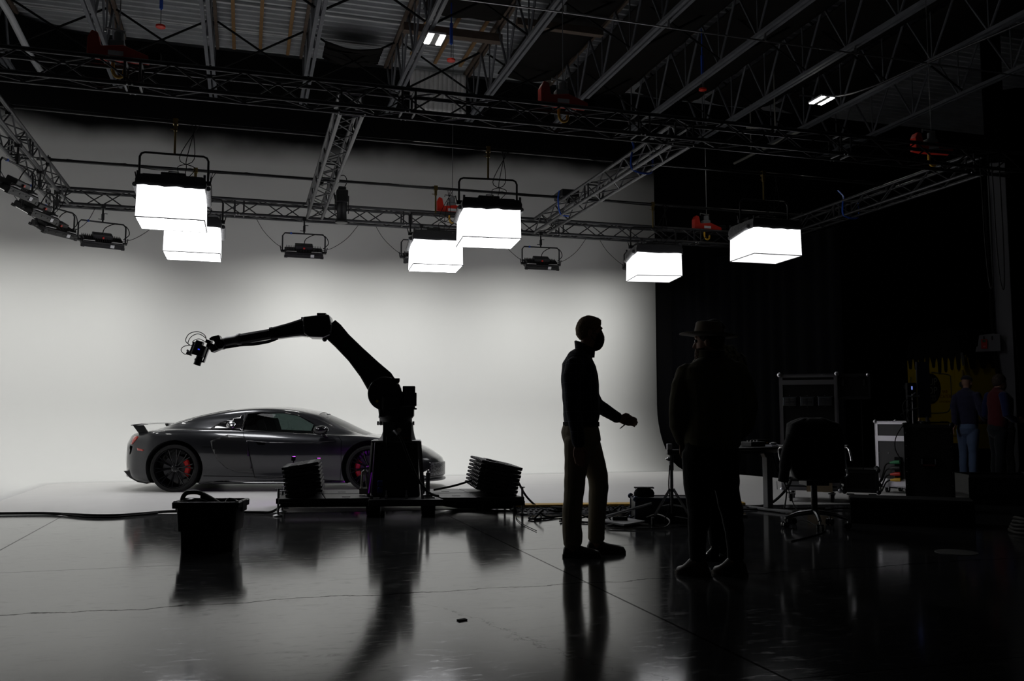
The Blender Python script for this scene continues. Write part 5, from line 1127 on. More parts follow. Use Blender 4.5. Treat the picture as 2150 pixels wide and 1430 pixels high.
t, M = person('man in camouflage shirt and cap standing behind the man with the wide hat', (3.45, 6.32, 0), CR, dict(
    head=((0.095, 0, 1.715), rad(-120), rad(3)), neck=(0.10, 0.02, 1.60), yaw=rad(-110), voxel=0.010,
    torso=[(0.11, 0, 1.635, 0.07, 0.08), (0.115, 0, 1.605, 0.10, 0.14), (0.14, 0, 1.55, 0.12, 0.165), (0.10, 0, 1.38, 0.14, 0.20), (0.10, 0, 1.22, 0.14, 0.18), (0.10, 0, 1.0, 0.14, 0.18), (0.10, 0, 0.92, 0.14, 0.18)],
    arms=[dict(n=[(0.0, 0.03, 1.51, 0.07), (-0.05, 0.02, 1.32, 0.062), (-0.06, -0.04, 1.14, 0.056), (0.0, -0.16, 1.15, 0.05)], hand=((0.01, -0.165, 1.15), (1, -0.2, 0.1), (0, 0, 1), 0.6, 1)),
          dict(n=[(0.27, 0.0, 1.535, 0.080), (0.295, 0.0, 1.38, 0.068), (0.25, -0.03, 1.16, 0.058), (0.16, -0.15, 1.13, 0.05)], hand=((0.15, -0.16, 1.13), (-1, -0.2, 0.1), (0, 0, 1), 0.6, 1))],
    hips=[(0.10, 0, 0.95, 0.13, 0.17), (0.10, 0, 0.86, 0.14, 0.175)],
    legs=[dict(n=[(0.03, 0, 0.86, 0.10), (0.03, 0, 0.66, 0.09), (0.055, 0, 0.46, 0.072), (0.075, 0, 0.25, 0.06), (0.085, 0, 0.11, 0.058)], toe=(-0.02, -0.16, 0)),
          dict(n=[(0.17, 0, 0.86, 0.10), (0.16, 0, 0.66, 0.09), (0.145, 0, 0.46, 0.072), (0.135, 0, 0.25, 0.06), (0.13, 0, 0.11, 0.058)], toe=(0.10, -0.18, 0))],
    top_m=camo, bot_m=blk_tr, shoe_m=gloss, seed=7.0))
cap(t, M, cloth((0.01, 0.01, 0.01))('black_cap'))

# the two men by the van
def simple_pose(cx, dy, ht, face, lean=0.0, arms=None, w=1.0):
    k = ht / 1.78; L = lambda x, y, z, *r: (cx + x, dy + y, z * k, *r)
    f = V((cos(face), sin(face), 0)); s = V((-f.y, f.x, 0))
    def at(a, b, z, *r): p = f * a + s * b; return (cx + p.x, dy + p.y, z * k, *r)
    return dict(yaw=face, neck=at(-0.01 + lean, 0, 1.50), head=(V(at(0.035 + lean, 0, 1.645)), face, rad(6)),
        torso=[at(-0.02 + lean, 0, 1.54, 0.07, 0.08), at(-0.02 + lean, 0, 1.50, 0.10, 0.15), at(-0.02 + lean, 0, 1.44, 0.125 * w, 0.19 * w), at(-0.01 + lean * 0.8, 0, 1.32, 0.14 * w, 0.195 * w), at(lean * 0.5, 0, 1.15, 0.135 * w, 0.175 * w), at(0, 0, 1.0, 0.135 * w, 0.175 * w), at(0, 0, 0.93, 0.13 * w, 0.17 * w)],
        hips=[at(0, 0, 0.97, 0.125, 0.165), at(-0.02, 0, 0.88, 0.14, 0.17), at(-0.01, 0, 0.82, 0.12, 0.16)],
        legs=[dict(n=[at(0, b, 0.86, 0.10), at(0.01 + q, b, 0.66, 0.09), at(0.01 + q, b, 0.48, 0.072), at(-0.02 + q, b, 0.28, 0.066), at(-0.02 + q, b, 0.10, 0.062)], toe=at(0.17 + q, b * 1.2, 0)) for b, q in ((0.09, 0.0), (-0.09, -0.05))],
        arms=[dict(n=[at(-0.03 + lean, b * 0.9, 1.45, 0.075), at(-0.05 + lean, b * 1.25, 1.28, 0.066), at(-0.03, b * 1.35, 1.13, 0.058), at(0.12, b * 1.2, 1.05, 0.05), at(0.2, b, 1.04, 0.044)], hand=(at(0.21, b, 1.04), f, (0, 0, 1), 0.7, 1)) for b in (0.19, -0.19)])
A = simple_pose(-0.06, 0.24, 1.79, rad(38)); A.update(top_m=cloth((0.035, 0.035, 0.075))('navy_fleece'), bot_m=cloth((0.13, 0.19, 0.32))('blue_denim'), shoe_m=gloss, seed=2.0, voxel=0.011)
A['arms'][0]['n'] = [(-0.19, 0.32, 1.43, 0.075), (-0.25, 0.30, 1.27, 0.066), (-0.26, 0.26, 1.12, 0.058), (-0.29, 0.22, 0.97, 0.048)]; A['arms'][0]['hand'] = ((-0.295, 0.215, 0.955), (-0.35, 0, -1), (0.3, 1, 0), 0.3, 1)
t, M = person('man in dark cap, navy jacket and light blue jeans beside the yellow van', (11.75, 12.15, 0), CR, A)
cap(t, M, cloth((0.02, 0.018, 0.03))('dark_cap'), False)
Bp = simple_pose(0.125, -0.36, 1.77, rad(8), 0.03); Bp.update(top_m=cloth((0.07, 0.008, 0.012))('maroon_shirt'), top_split=cloth((0.012, 0.018, 0.07))('navy_sleeve'), bot_m=cloth((0.012, 0.014, 0.018))('dark_denim'), shoe_m=gloss, seed=3.0, voxel=0.011)
t, M = person('man in maroon shirt with navy sleeves beside the yellow van', (11.75, 12.15, 0), CR, Bp)
hair(t, M, hair_d, tuft=0.012, r=(0.114, 0.094, 0.120))
Cp = simple_pose(0.62, 0.35, 1.72, rad(190), 0.02); Cp.update(top_m=cloth((0.04, 0.045, 0.055))('grey_hoodie'), bot_m=blk_tr, shoe_m=gloss, seed=9.0, voxel=0.012)
Cp['arms'][0]['n'] = [(0.60, 0.16, 1.40, 0.07), (0.52, 0.10, 1.28, 0.06), (0.47, 0.05, 1.36, 0.05), (0.45, 0.04, 1.44, 0.045)]; Cp['arms'][0]['hand'] = ((0.447, 0.04, 1.455), (-0.1, 0, 1), (0, 1, 0), 0.6, 1)
t, M = person('person mostly hidden behind the grey column, hand raised to the face', (11.75, 12.15, 0), CR, Cp)
hair(t, M, hair_d, tuft=0.0)
MB().ball((0.40, 0.03, 1.39), (0.03, 0.02, 0.02), 10, 8).build('orange_drawstring_tag', mat('orange_plastic', (0.8, 0.25, 0.02), 0.5), t)
# ---------------------------------------------------------------- cable ramp, cases, desk and chair on the dark side
ramp_base = mat('ramp_black', (0.035, 0.035, 0.04), 0.6, bump=0.5, bscale=25)
ramp_pts = [(3.05, 10.10), (3.95, 9.93), (4.85, 9.76), (5.75, 9.59)]
rl_ = ['cable ramp segment with yellow lid touching the dolly end', 'cable ramp segment with yellow lid behind the striding man', 'cable ramp segment with yellow lid behind the open black case']
proto = None
for i in range(3):
    (x0, y0), (x1, y1) = ramp_pts[i], ramp_pts[i + 1]
    if proto is None:
        t = thing('cable_ramp', rl_[0], 'cable ramp', (x0, y0, 0), -10.7, 'cable ramp segments on the floor'); proto = t
        b = MB(); b.prism([(-0.25, 0.0), (-0.07, 0.055), (0.07, 0.055), (0.25, 0.0)], 'x', 0.0, 0.905)
        for k in range(14):
            for j in range(3): b.box((0.035 + 0.064 * k + 0.03 * (j % 2), -0.215 + 0.05 * j, 0.012 + 0.0155 * j), (0.035, 0.02, 0.012), (0.3, 0, 0.5))
        b.build('ramp_body', ramp_base, t); MB().prism([(-0.11, 0.05), (-0.10, 0.072), (-0.085, 0.076), (0.085, 0.076), (0.10, 0.072), (0.11, 0.05)], 'x', 0.003, 0.902).build('lid', yellow_m, t)
    else: dup(proto, rl_[i], (x0, y0, 0), -10.7)

# flight cases ----------------------------------------------------------
laminate = mat('black_laminate', (0.008, 0.008, 0.0085), 0.5, bump=0.15, bscale=120); edge_m = mat('aluminium_edge', (0.55, 0.55, 0.57), 0.32, 0.9); dark_edge = mat('worn_dark_edge', (0.10, 0.10, 0.105), 0.4, 0.8)
def case_box(t, x0, x1, y0, y1, z0, z1, name='case_shell', e=0.016, w=0.045, lam=laminate, em=edge_m):
    b = MB(); b.box(((x0 + x1) / 2, (y0 + y1) / 2, (z0 + z1) / 2), (x1 - x0, y1 - y0, z1 - z0)); s = b.build(name, lam, t)
    b = MB()
    for z in (z0, z1):
        for y in (y0, y1): b.box(((x0 + x1) / 2, y, z + (w / 2 - e / 2 if z == z0 else -w / 2 + e / 2)), (x1 - x0 + e, e, w)); b.box(((x0 + x1) / 2, y + (w / 2 - e / 2 if y == y0 else -w / 2 + e / 2), z), (x1 - x0 + e, w, e))
        for x in (x0, x1): b.box((x, (y0 + y1) / 2, z + (w / 2 - e / 2 if z == z0 else -w / 2 + e / 2)), (e, y1 - y0 + e, w)); b.box((x + (w / 2 - e / 2 if x == x0 else -w / 2 + e / 2), (y0 + y1) / 2, z), (w, y1 - y0 + e, e))
    for x in (x0, x1):
        for y in (y0, y1): b.box((x, y + (w / 2 - e / 2 if y == y0 else -w / 2 + e / 2), (z0 + z1) / 2), (e, w, z1 - z0)); b.box((x + (w / 2 - e / 2 if x == x0 else -w / 2 + e / 2), y, (z0 + z1) / 2), (w, e, z1 - z0))
    b.build('edge_trim', em, s)
    for x in (x0, x1):
        for y in (y0, y1):
            for z in (z0, z1): MB().ball((x, y, z), 0.030, 12, 8).build('ball_corner', em, s, smooth=60)
    return s
def caster(t, x, y, r=0.05):
    w = MB().cyl((x - 0.018, y, r), (x + 0.018, y, r), r, n=20).build('caster', rubber, t, smooth=40)
    b = MB(); b.box((x, y, r * 2 + 0.012), (0.09, 0.09, 0.012)); b.box((x - 0.026, y, r * 1.5), (0.006, 0.05, r * 1.3)); b.box((x + 0.026, y, r * 1.5), (0.006, 0.05, r * 1.3)); b.build('caster_fork', steel, w)
# tall rack case: local x along the front face, y away
t = thing('rack_case', 'tall black rack case with three louvred vents and an open lid', 'flight case', (6.66, 10.16, 0), -37)
H0, H1, W, D = 0.16, 1.63, 0.70, 0.72
tall_edge = mat('grey_case_edge', (0.68, 0.68, 0.72), 0.35, 0.9)
s = case_box(t, 0, W, 0, D, H0, H1, 'case_shell', em=tall_edge)
b = MB(); b.box((W / 2, -0.004, 1.53), (W, 0.012, 0.06)); b.box((W / 2, -0.004, 0.24), (W, 0.012, 0.05)); b.box((W / 2, -0.006, 0.30), (W, 0.014, 0.03)); b.build('lid_band', tall_edge, t)
for k in range(3):
    x = 0.12 + 0.215 * k
    v = MB().box((x, -0.010, 1.285), (0.165, 0.014, 0.115)).build('vent', mat('vent_steel', (0.22, 0.24, 0.26), 0.4, 0.8) if k == 0 else bpy.data.materials['vent_steel'], t, bevel=0.006)
    b = MB()
    for q in range(5):
        for c in (-1, 1): b.box((x + c * 0.032, -0.020, 1.245 + 0.019 * q), (0.045, 0.012, 0.006), (rad(30), 0, 0))
    b.build('vent_louvres', steel, v)
    b = MB()
    for dx, dz in ((0, 0.075), (-0.085, 0.06), (0.085, 0.06), (0, -0.07)): b.ball((x + dx, -0.012, 1.285 + dz), 0.006, 6, 4)
    b.build('rivets', steel, v)
b = MB(); b.box((0.60, -0.012, 0.83), (0.075, 0.012, 0.085)); b.box((0.60, -0.02, 0.83), (0.05, 0.012, 0.035)); b.build('butterfly_latch', chrome, t, bevel=0.003)
b = MB(); b.box((0.40, -0.016, 0.21), (0.20, 0.016, 0.14)); b.box((0.55, -0.018, 0.21), (0.12, 0.014, 0.145)); b.build('wooden_block', mat('raw_plywood', (0.28, 0.21, 0.13), 0.7), t)
for x in (0.10, W - 0.10):
    for y in (0.10, D - 0.10): caster(t, x, y)
# hinged lid folded out to one side and its tray below
ld = MB().box((W + 0.20, 0.30, 1.47), (0.36, 0.55, 0.30)).build('open_lid', laminate, t)
b = MB()
for z in (1.325, 1.615):
    b.box((W + 0.20, 0.018, z), (0.38, 0.016, 0.035))
for x in (W + 0.02, W + 0.38): b.box((x, 0.018, 1.47), (0.03, 0.016, 0.30))
for x in (W + 0.07, W + 0.32): b.box((x, 0.01, 1.52), (0.03, 0.012, 0.08))
b.box((W + 0.20, 0.01, 1.60), (0.09, 0.012, 0.03)); b.build('lid_hardware', dark_edge, ld)
b = MB(); b.ball((W + 0.37, 0.02, 1.615), 0.026, 10, 6); b.build('ball_corner', edge_m, ld)
b = MB()
for x in (W + 0.06, W + 0.28): b.box((x, 0.06, 0.78), (0.012, 0.012, 1.05))
b.build('rack_rails', dark_edge, t)
tr = case_box(t, W + 0.05, W + 0.45, 0.02, 0.60, 0.15, 0.42, 'base_tray', em=dark_edge)
for x in (W + 0.12, W + 0.38): caster(t, x, 0.12)
# pale-edged case further right
t = thing('flight_case', 'black case with bright aluminium edges and coloured power plugs', 'flight case', (8.80, 11.02, 0), -69)
case_box(t, 0, 0.50, 0, 0.55, 0.10, 1.02, 'case_shell', lam=mat('grey_laminate', (0.032, 0.032, 0.034), 0.55, bump=0.15, bscale=120))
b = MB(); b.box((0.25, -0.006, 0.78), (0.50, 0.016, 0.075)); b.box((0.25, -0.006, 0.16), (0.50, 0.016, 0.10)); b.build('lid_band', edge_m, t)
b = MB()
for x in (0.05, 0.19, 0.33): b.ball((x, -0.006, 0.57), 0.008, 6, 4)
b.build('rivets', steel, t)
MB().box((0.34, -0.02, 0.36), (0.09, 0.03, 0.32)).build('plug_strip', matte, t)
for x in (0.1, 0.40):
    for y in (0.1, 0.45): caster(t, x, y, 0.035)
CF = MX.Translation((8.80, 11.02, 0)) @ MX.Rotation(rad(-69), 4, 'Z')
for k, (z, m, nm) in enumerate(((0.45, mat('green_plug', (0.02, 0.22, 0.08), 0.5), 'green'), (0.37, black, 'black'), (0.285, red_m, 'red'), (0.205, yellow_m, 'yellow'))):
    q = thing('power_plug', nm + ' power plug in the side of the pale-edged case', 'plug', CF @ V((0.34, -0.04, z)), -69, 'power plugs in the case')
    MB().tube([(0.05, -0.02, 0.0), (-0.02, -0.03, -0.004), (-0.09, -0.035, -0.012)], [0.026, 0.026, 0.014], 10).build('plug_body', m, q, smooth=50)
    MB().tube(spline([(-0.09, -0.035, -0.012), (-0.16, -0.04, -0.05), (-0.20 - 0.01 * k, -0.05, -0.18), (-0.23, -0.08, -(z - 0.10) * 0.8), (-0.30, -0.12, -z + 0.012), (-0.36, -0.16, -z + 0.012)], 5), 0.011, 7).build('plug_cable', rubber, q, smooth=60)
# black equipment cart in front of it
t = thing('equipment_cart', 'black tall case with screens and cables standing on top', 'cart', (7.43, 8.80, 0), -43)
case_box(t, 0, 0.50, 0, 0.5, 0.06, 0.99, 'case_shell', em=mat('black_edge', (0.022, 0.022, 0.023), 0.4, 0.6), w=0.035)
b = MB(); b.box((0.25, -0.008, 0.98), (0.50, 0.014, 0.035)); b.build('lid_band', dark_edge, t)
b = MB(); b.box((0.25, -0.012, 0.56), (0.16, 0.014, 0.12)); b.build('handle_dish', matte, t)
for x in (0.18, 0.32): MB().tube([(x, -0.03, 0.60), (x, -0.03, 0.54)], 0.008, 6).build('handle_bar', steel, t)
MB().box((0.25, -0.022, 0.528), (0.13, 0.02, 0.02)).build('red_handle_grip', mat('dark_red', (0.10, 0.012, 0.012), 0.5), t)
b = MB()
for k in range(6): b.ball((0.012, -0.012, 0.15 + 0.15 * k), 0.006, 6, 4); b.ball((0.49, -0.012, 0.15 + 0.15 * k), 0.006, 6, 4)
b.build('rivets', steel, t)
EC = MX.Translation((7.43, 8.80, 0)) @ MX.Rotation(rad(-43), 4, 'Z')
def on_cart(name, label, cat, x, y): return thing(name, label, cat, EC @ V((x, y, 1.008)), -30)
q = on_cart('tower_computer', 'black slim device tower clamped above the cart', 'computer', 0.08, 0.15)
MB().box((0, 0, 0.24), (0.10, 0.12, 0.48)).build('chassis', matte, q, bevel=0.004); b = MB(); b.cyl((0.0, -0.07, 0.0), (0.0, -0.07, 0.35), 0.008); b.cyl((-0.06, -0.07, 0.32), (0.08, -0.07, 0.32), 0.010); b.cyl((-0.05, -0.08, 0.15), (0.07, -0.07, 0.19), 0.007); b.tube(spline([(-0.0, -0.08, 0.33), (0.03, -0.09, 0.36), (0.05, -0.08, 0.33)], 4), 0.008, 6); b.build('clamp_rods', steel, q)
MB().box((0.0, -0.064, 0.42), (0.014, 0.004, 0.04)).build('status_light', mat('blue_status', (0.05, 0.08, 0.3), 0.4, emit=(0.25, 0.35, 1.0), emit_s=0.6), q)
b = MB(); b.tube(spline([(-0.04, -0.08, 0.3), (-0.11, -0.09, 0.22), (-0.09, -0.1, 0.05), (-0.05, -0.1, 0.0)], 5), 0.006, 5); b.tube(spline([(-0.02, -0.09, 0.18), (-0.07, -0.1, 0.1), (-0.03, -0.1, 0.0)], 5), 0.006, 5); b.tube(spline([(0.0, -0.09, 0.28), (-0.10, -0.12, 0.14), (-0.14, -0.1, 0.10), (-0.08, -0.1, 0.04)], 5), 0.005, 5); b.build('cables', rubber, q)
q = on_cart('monitor', 'blue-lit flat monitor turned edge-on above the cart', 'monitor', 0.215, 0.16)
MB().box((0, 0, 0.40), (0.145, 0.03, 0.66)).build('bezel', mat('navy_screen_back', (0.008, 0.012, 0.045), 0.3), q, bevel=0.004); b = MB(); b.cyl((0.03, 0, 0.0), (0.03, 0, 0.08), 0.02); b.box((0.03, 0, 0.006), (0.14, 0.12, 0.012)); b.build('stand', steel, q); MB().box((-0.070, -0.018, 0.40), (0.012, 0.006, 0.66)).build('bezel_edge', steel, q)
q = on_cart('keyboard', 'low black keyboard lying on the cart top', 'keyboard', 0.33, 0.12); MB().box((0, 0, 0.012), (0.28, 0.12, 0.02)).build('key_tray', matte, q, bevel=0.004)
tag(MB().tube(spline([EC @ V(p) for p in ((0.05, -0.01, 1.012), (0.0, -0.03, 1.0), (-0.09, -0.05, 0.85), (-0.10, -0.05, 0.70), (-0.02, -0.035, 0.55))], 5), 0.006, 5).build('loose_cable', rubber), 'thin black cable hanging down the side of the cart', 'cable')
# low black platform in front and further cases
t = thing('apple_box_platform', 'long low black platform on the dark floor behind the chair', 'platform', (6.02, 7.93, 0), -38)
MB().box((0.55, 0.2, 0.13), (1.15, 0.42, 0.26)).build('platform_top', matte, t, bevel=0.01); b = MB(); b.box((0.55, -0.012, 0.235), (1.13, 0.012, 0.03)); b.build('front_lip', laminate, t)
t = thing('flight_case', 'open low black case beside the grey column', 'flight case', (8.75, 9.25, 0), -24)
b = MB(); b.box((0.45, 0.3, 0.06), (0.9, 0.6, 0.12)); 
for y in (0.01, 0.59): b.box((0.45, y, 0.21), (0.9, 0.02, 0.3))
for x in (0.01, 0.89): b.box((x, 0.3, 0.21), (0.02, 0.6, 0.3))
b.build('case_shell', laminate, t); b = MB(); b.box((0.45, -0.006, 0.345), (0.9, 0.016, 0.035)); b.box((0.89, 0.3, 0.36), (0.035, 0.62, 0.014)); b.ball((0.9, 0.0, 0.35), 0.025, 10, 6); b.build('edge_trim', dark_edge, t)
t = thing('tool_bag', 'dark bag with a red strap on the floor by the column', 'bag', (9.35, 8.55, 0), -20)
R = []
for z, w, d in ((0.0, 0.26, 0.16), (0.03, 0.28, 0.18), (0.16, 0.27, 0.16), (0.24, 0.22, 0.09), (0.27, 0.18, 0.03)):
    R.append([(w * cos(k * pi / 12) * (1 + 0.05 * noise.noise((k, z * 9, 0))), d * sin(k * pi / 12), z) for k in range(24)])
MB().rings(R).build('bag_body', cloth_m, t, smooth=60); MB().tube(spline([(-0.24, -0.13, 0.22), (-0.20, -0.185, 0.14), (-0.12, -0.20, 0.05), (0.1, -0.2, 0.02)], 5), 0.02, 6, flat=0.4).build('red_strap', mat('red_strap', (0.25, 0.012, 0.012), 0.7), t); MB().tube(spline([(-0.15, 0, 0.25), (-0.08, 0, 0.36), (0.08, 0, 0.36), (0.15, 0, 0.25)], 5), 0.012, 6).build('handle', cloth_m, t)
t = thing('coiled_cable', 'dark coil of cable heaped on the floor at the edge of the dark side', 'cable coil', (7.15, 6.72, 0), 0)
for k in range(5): MB().tube([((0.25 - 0.012 * k) * cos(q * pi / 16), (0.25 - 0.012 * k) * sin(q * pi / 16), 0.018 + 0.03 * k + 0.006 * sin(q * 0.7 + k)) for q in range(33)], 0.016, 6).build('cable_loop', mat('olive_cable', (0.012, 0.010, 0.004), 0.7) if k == 0 else bpy.data.materials['olive_cable'], t, smooth=60)
tag(MB().lathe([(0.001, 0.0), (0.16, 0.0), (0.16, 0.004), (0.001, 0.005)], 32, MX.Translation((5.513, 5.988, 0.0))).build('floor_plate', mat('worn_floor_plate', (0.06, 0.06, 0.058), 0.5)), 'pale round cover plate set in the dark floor', 'cover plate')

# desk ------------------------------------------------------------------
leg_m = mat('desk_leg_grey', (0.20, 0.20, 0.205), 0.5); top_m = mat('dark_desk_top', (0.015, 0.015, 0.016), 0.45)
t = thing('standing_desk', 'dark-topped desk on a single visible grey column leg', 'desk', (5.84, 9.20, 0), 14)
MB().box((-0.36, 0.05, 0.735), (1.10, 0.72, 0.03)).build('desktop', top_m, t, bevel=0.008)
for x in (0.0, -0.76):
    l = MB().box((x, 0, 0.37), (0.085, 0.075, 0.66)).build('leg', leg_m, t, bevel=0.006); MB().box((x, 0, 0.700), (0.13, 0.5, 0.035)).build('leg_bracket', leg_m, l); MB().prism([(-0.055, 0.62), (0.055, 0.62), (0.10, 0.70), (-0.10, 0.70)], 'y', -0.03, 0.03, MX.Translation((x, 0, 0))).build('leg_gusset', leg_m, l)
    MB().box((x, -0.02, 0.022), (0.075, 0.74, 0.028)).build('foot', leg_m, l, bevel=0.006)
MB().box((-0.38, 0.0, 0.69), (0.74, 0.05, 0.05)).build('cross_rail', leg_m, t)
DF = MX.Translation((5.84, 9.20, 0)) @ MX.Rotation(rad(14), 4, 'Z')
def on_desk(n, l, c, x, y): return thing(n, l, c, DF @ V((x, y, 0.7505)), 14)
q = on_desk('notebook', 'white paper pad lying at the desk edge by the chair', 'paper pad', 0.02, -0.10); MB().box((0, 0, 0.006), (0.34, 0.24, 0.012)).build('pages', mat('white_paper', (0.55, 0.55, 0.62), 0.6), q)
q = on_desk('computer_mouse', 'grey computer mouse on the white pad', 'mouse', -0.02, -0.12); q.location.z += 0.0125; MB().ball((0, 0, 0.016), (0.055, 0.033, 0.019), 16, 10).build('mouse_shell', steel, q, smooth=60)
q = on_desk('headphones', 'grey headphones lying flat on the desk behind the mouse', 'headphones', -0.10, 0.14); b = MB(); b.tube([(0.10 * cos(k * pi / 12), 0.085 * sin(k * pi / 12), 0.03) for k in range(0, 13)], 0.009, 6); b.build('headband', steel, q, smooth=60)
b = MB(); b.cyl((0.10, -0.01, 0.0), (0.10, -0.01, 0.05), 0.035); b.cyl((-0.10, -0.01, 0.0), (-0.10, -0.01, 0.05), 0.035); b.build('ear_cups', black, q)
q = on_desk('audio_mixer', 'black box of small gear on the desk beside the man with the wide hat', 'device', -0.30, -0.08); b = MB(); b.box((0, 0, 0.028), (0.22, 0.16, 0.055)); b.build('device_body', black, q, bevel=0.006); b = MB()
for k in range(4): b.cyl((-0.08 + 0.05 * k, 0, 0.055), (-0.08 + 0.05 * k, 0, 0.07), 0.012, n=8)
b.build('dials', steel, q)
q = on_desk('desk_box', 'small dark box with yellow marks at the back of the desk', 'box', 0.10, 0.20); MB().box((0, 0, 0.035), (0.20, 0.12, 0.07)).build('box_body', matte, q, bevel=0.004); b = MB(); b.box((-0.02, -0.061, 0.03), (0.04, 0.003, 0.02)); b.box((0.05, -0.061, 0.03), (0.03, 0.003, 0.02)); b.build('yellow_marks', yellow_m, q)
tag(MB().tube(spline([DF @ V(p) for p in ((-0.06, -0.33, 0.70), (-0.06, -0.36, 0.5), (-0.06, -0.36, 0.3), (-0.05, -0.45, 0.08))] + [V((5.62, 8.1, 0.006)), V((5.3, 7.4, 0.006)), V((4.6, 6.9, 0.006))], 5), 0.006, 5).build('loose_cable', rubber), 'thin cable dropping from the desk edge to the floor', 'cable')
# cables on the floor under the desk and case
for k, (pts, r, l) in enumerate((([(4.9, 9.55, 0), (5.3, 9.45, 0), (5.7, 9.55, 0), (6.0, 9.45, 0.05), (6.25, 9.45, 0.22), (6.45, 9.64, 0.33)], 0.016, 'thick black cable rising from the floor to the tall rack case'), ([(5.1, 9.4, 0), (5.6, 9.35, 0), (6.0, 9.3, 0), (6.3, 9.25, 0), (6.6, 9.2, 0)], 0.010, 'black cable snaking on the floor under the desk'),
                                 ([(6.05, 9.2, 0), (6.15, 9.3, 0.25), (6.1, 9.4, 0.45), (6.0, 9.35, 0.68)], 0.009, 'black cable curving up to the underside of the desk'), ([(6.2, 9.05, 0), (6.5, 9.0, 0), (6.7, 9.1, 0), (7.0, 9.0, 0)], 0.012, 'black cable in front of the tall rack case wheels'))):
    floor_cable(pts, r, l)

# light stand with wheels, black case and cable litter -------------------
t = thing('rolling_stand', 'chrome rolling stand with flat braced legs and a small plate on top', 'light stand', (4.16, 8.30, 0), -16.6)
b = MB(); b.cyl((0, 0, 0.20), (0, 0, 0.70), 0.018, n=14); b.cyl((0, 0, 0.55), (0, 0, 0.70), 0.024, n=14); b.build('column', steel, t, smooth=40)
for a in (200, 320, 80):
    d = V((cos(rad(a)), sin(rad(a)), 0)); l = MB().tube([d * 0.02 + V((0, 0, 0.36)), d * 0.20 + V((0, 0, 0.10))], 0.015, 4).build('leg', alu, t); MB().tube([d * 0.02 + V((0, 0, 0.20)), d * 0.13 + V((0, 0, 0.19))], 0.010, 6).build('brace', alu, l)
    c = d * 0.22; MB().cyl((c.x - 0.012, c.y, 0.045), (c.x + 0.012, c.y, 0.045), 0.045, n=20).build('wheel', rubber, l, smooth=40)
b = MB(); b.box((0.02, 0, 0.73), (0.13, 0.10, 0.05)); b.build('head_plate', top_m, t, bevel=0.005); MB().box((-0.02, -0.02, 0.785), (0.05, 0.05, 0.06)).build('small_white_box', white_tag, t, bevel=0.004); b = MB(); b.ball((-0.03, -0.02, 0.66), 0.02, 10, 6); b.cyl((-0.06, -0.02, 0.66), (0, -0.02, 0.66), 0.008); b.build('wing_knob', chrome, t)
MB().tube(spline([(-0.02, -0.02, 0.6), (-0.035, -0.03, 0.4), (-0.03, -0.06, 0.22), (-0.10, -0.12, 0.05)], 5), 0.006, 5).build('thin_cable', rubber, t)
t = thing('equipment_case', 'open black equipment case behind the rolling stand', 'case', (4.05, 8.62, 0), -16.6)
case_box(t, -0.13, 0.50, 0.0, 0.40, 0.0, 0.235, 'case_shell', em=mat('navy_edge', (0.02, 0.03, 0.07), 0.4, 0.6), w=0.03)
q = thing('black_pouch', 'small black pouch lying on the open equipment case', 'pouch', MX.Translation((4.05, 8.62, 0.245)) @ MX.Rotation(rad(-16.6), 4, 'Z') @ V((-0.02, 0.15, 0)), -16.6); MB().rings([[(0.11 * cos(k * pi / 10) * s, 0.08 * sin(k * pi / 10) * s, z) for k in range(20)] for z, s in ((0, 0.95), (0.04, 1.0), (0.075, 0.85), (0.09, 0.5))]).build('pouch_body', matte, q, smooth=50); MB().box((0, 0, 0.095), (0.20, 0.10, 0.012)).build('flap', matte, q)
tag(MB().tube([V((4.03, 8.5, 0.20)), V((3.55, 8.55, 0.08))], 0.014, 6).build('tent_pole', alu), 'pale rod leaning from the cable heap towards the rolling stand', 'rod')
tag(MB().box((4.35, 8.05, 0.035), (0.55, 0.07, 0.06), (0, rad(6), rad(-48))).build('power_strip', matte), 'black ribbed bar lying at the foot of the rolling stand', 'bar')
tag(MB().prism([(3.50, 8.60), (3.60, 8.22), (3.92, 8.42), (3.84, 8.90)], 'z', 0.02, 0.036).build('white_board', mat('board_white', (0.42, 0.42, 0.43), 0.6)), 'flat pale board lying on the floor beside the striding man', 'board')
MBq = MB().prism([(3.52, 8.60), (3.61, 8.25), (3.90, 8.43), (3.83, 8.87)], 'z', 0.0, 0.02); tag(MBq.build('black_mat', matte), 'thin black pad under the pale board', 'mat')
q = thing('battery_pack', 'black battery pack resting on the pale board', 'battery', (3.70, 8.55, 0.036), -18); MB().box((0, 0, 0.018), (0.15, 0.06, 0.035)).build('pack_body', matte, q, bevel=0.005)
rng = random.Random(5)
for k in range(11):
    x, y = 3.05 + 0.095 * k + rng.uniform(-.05, .05), 8.95 + rng.uniform(-0.15, 0.25); pts = []
    for j in range(7):
        pts.append((x, y, rng.choice((0, 0, 0.03, 0.06, 0.11)))); x += rng.uniform(-0.12, 0.24); y += rng.uniform(-0.16, 0.14)
    o = floor_cable(pts, rng.choice((0.006, 0.008, 0.010)), 'loose black cable in the heap between the ramp and the rolling stand')
    o['group'] = 'heap of loose black cables'
floor_cable([(4.02, 8.6, 0.05), (4.05, 8.4, 0.1), (4.08, 8.2, 0.06), (3.95, 8.05, 0), (3.7, 8.02, 0), (3.45, 8.15, 0), (3.42, 8.3, 0), (3.6, 8.42, 0), (3.75, 8.4, 0.0), (3.9, 8.3, 0)], 0.008, 'pale thin cable looping in front of the flat board', m=mat('pale_cable', (0.25, 0.24, 0.23), 0.5))
floor_cable([(3.0, 9.35, 0), (2.92, 9.15, 0), (3.02, 9.1, 0), (3.35, 9.3, 0), (3.6, 9.5, 0)], 0.010, 'forked black cable end on the polished floor near the ramp')
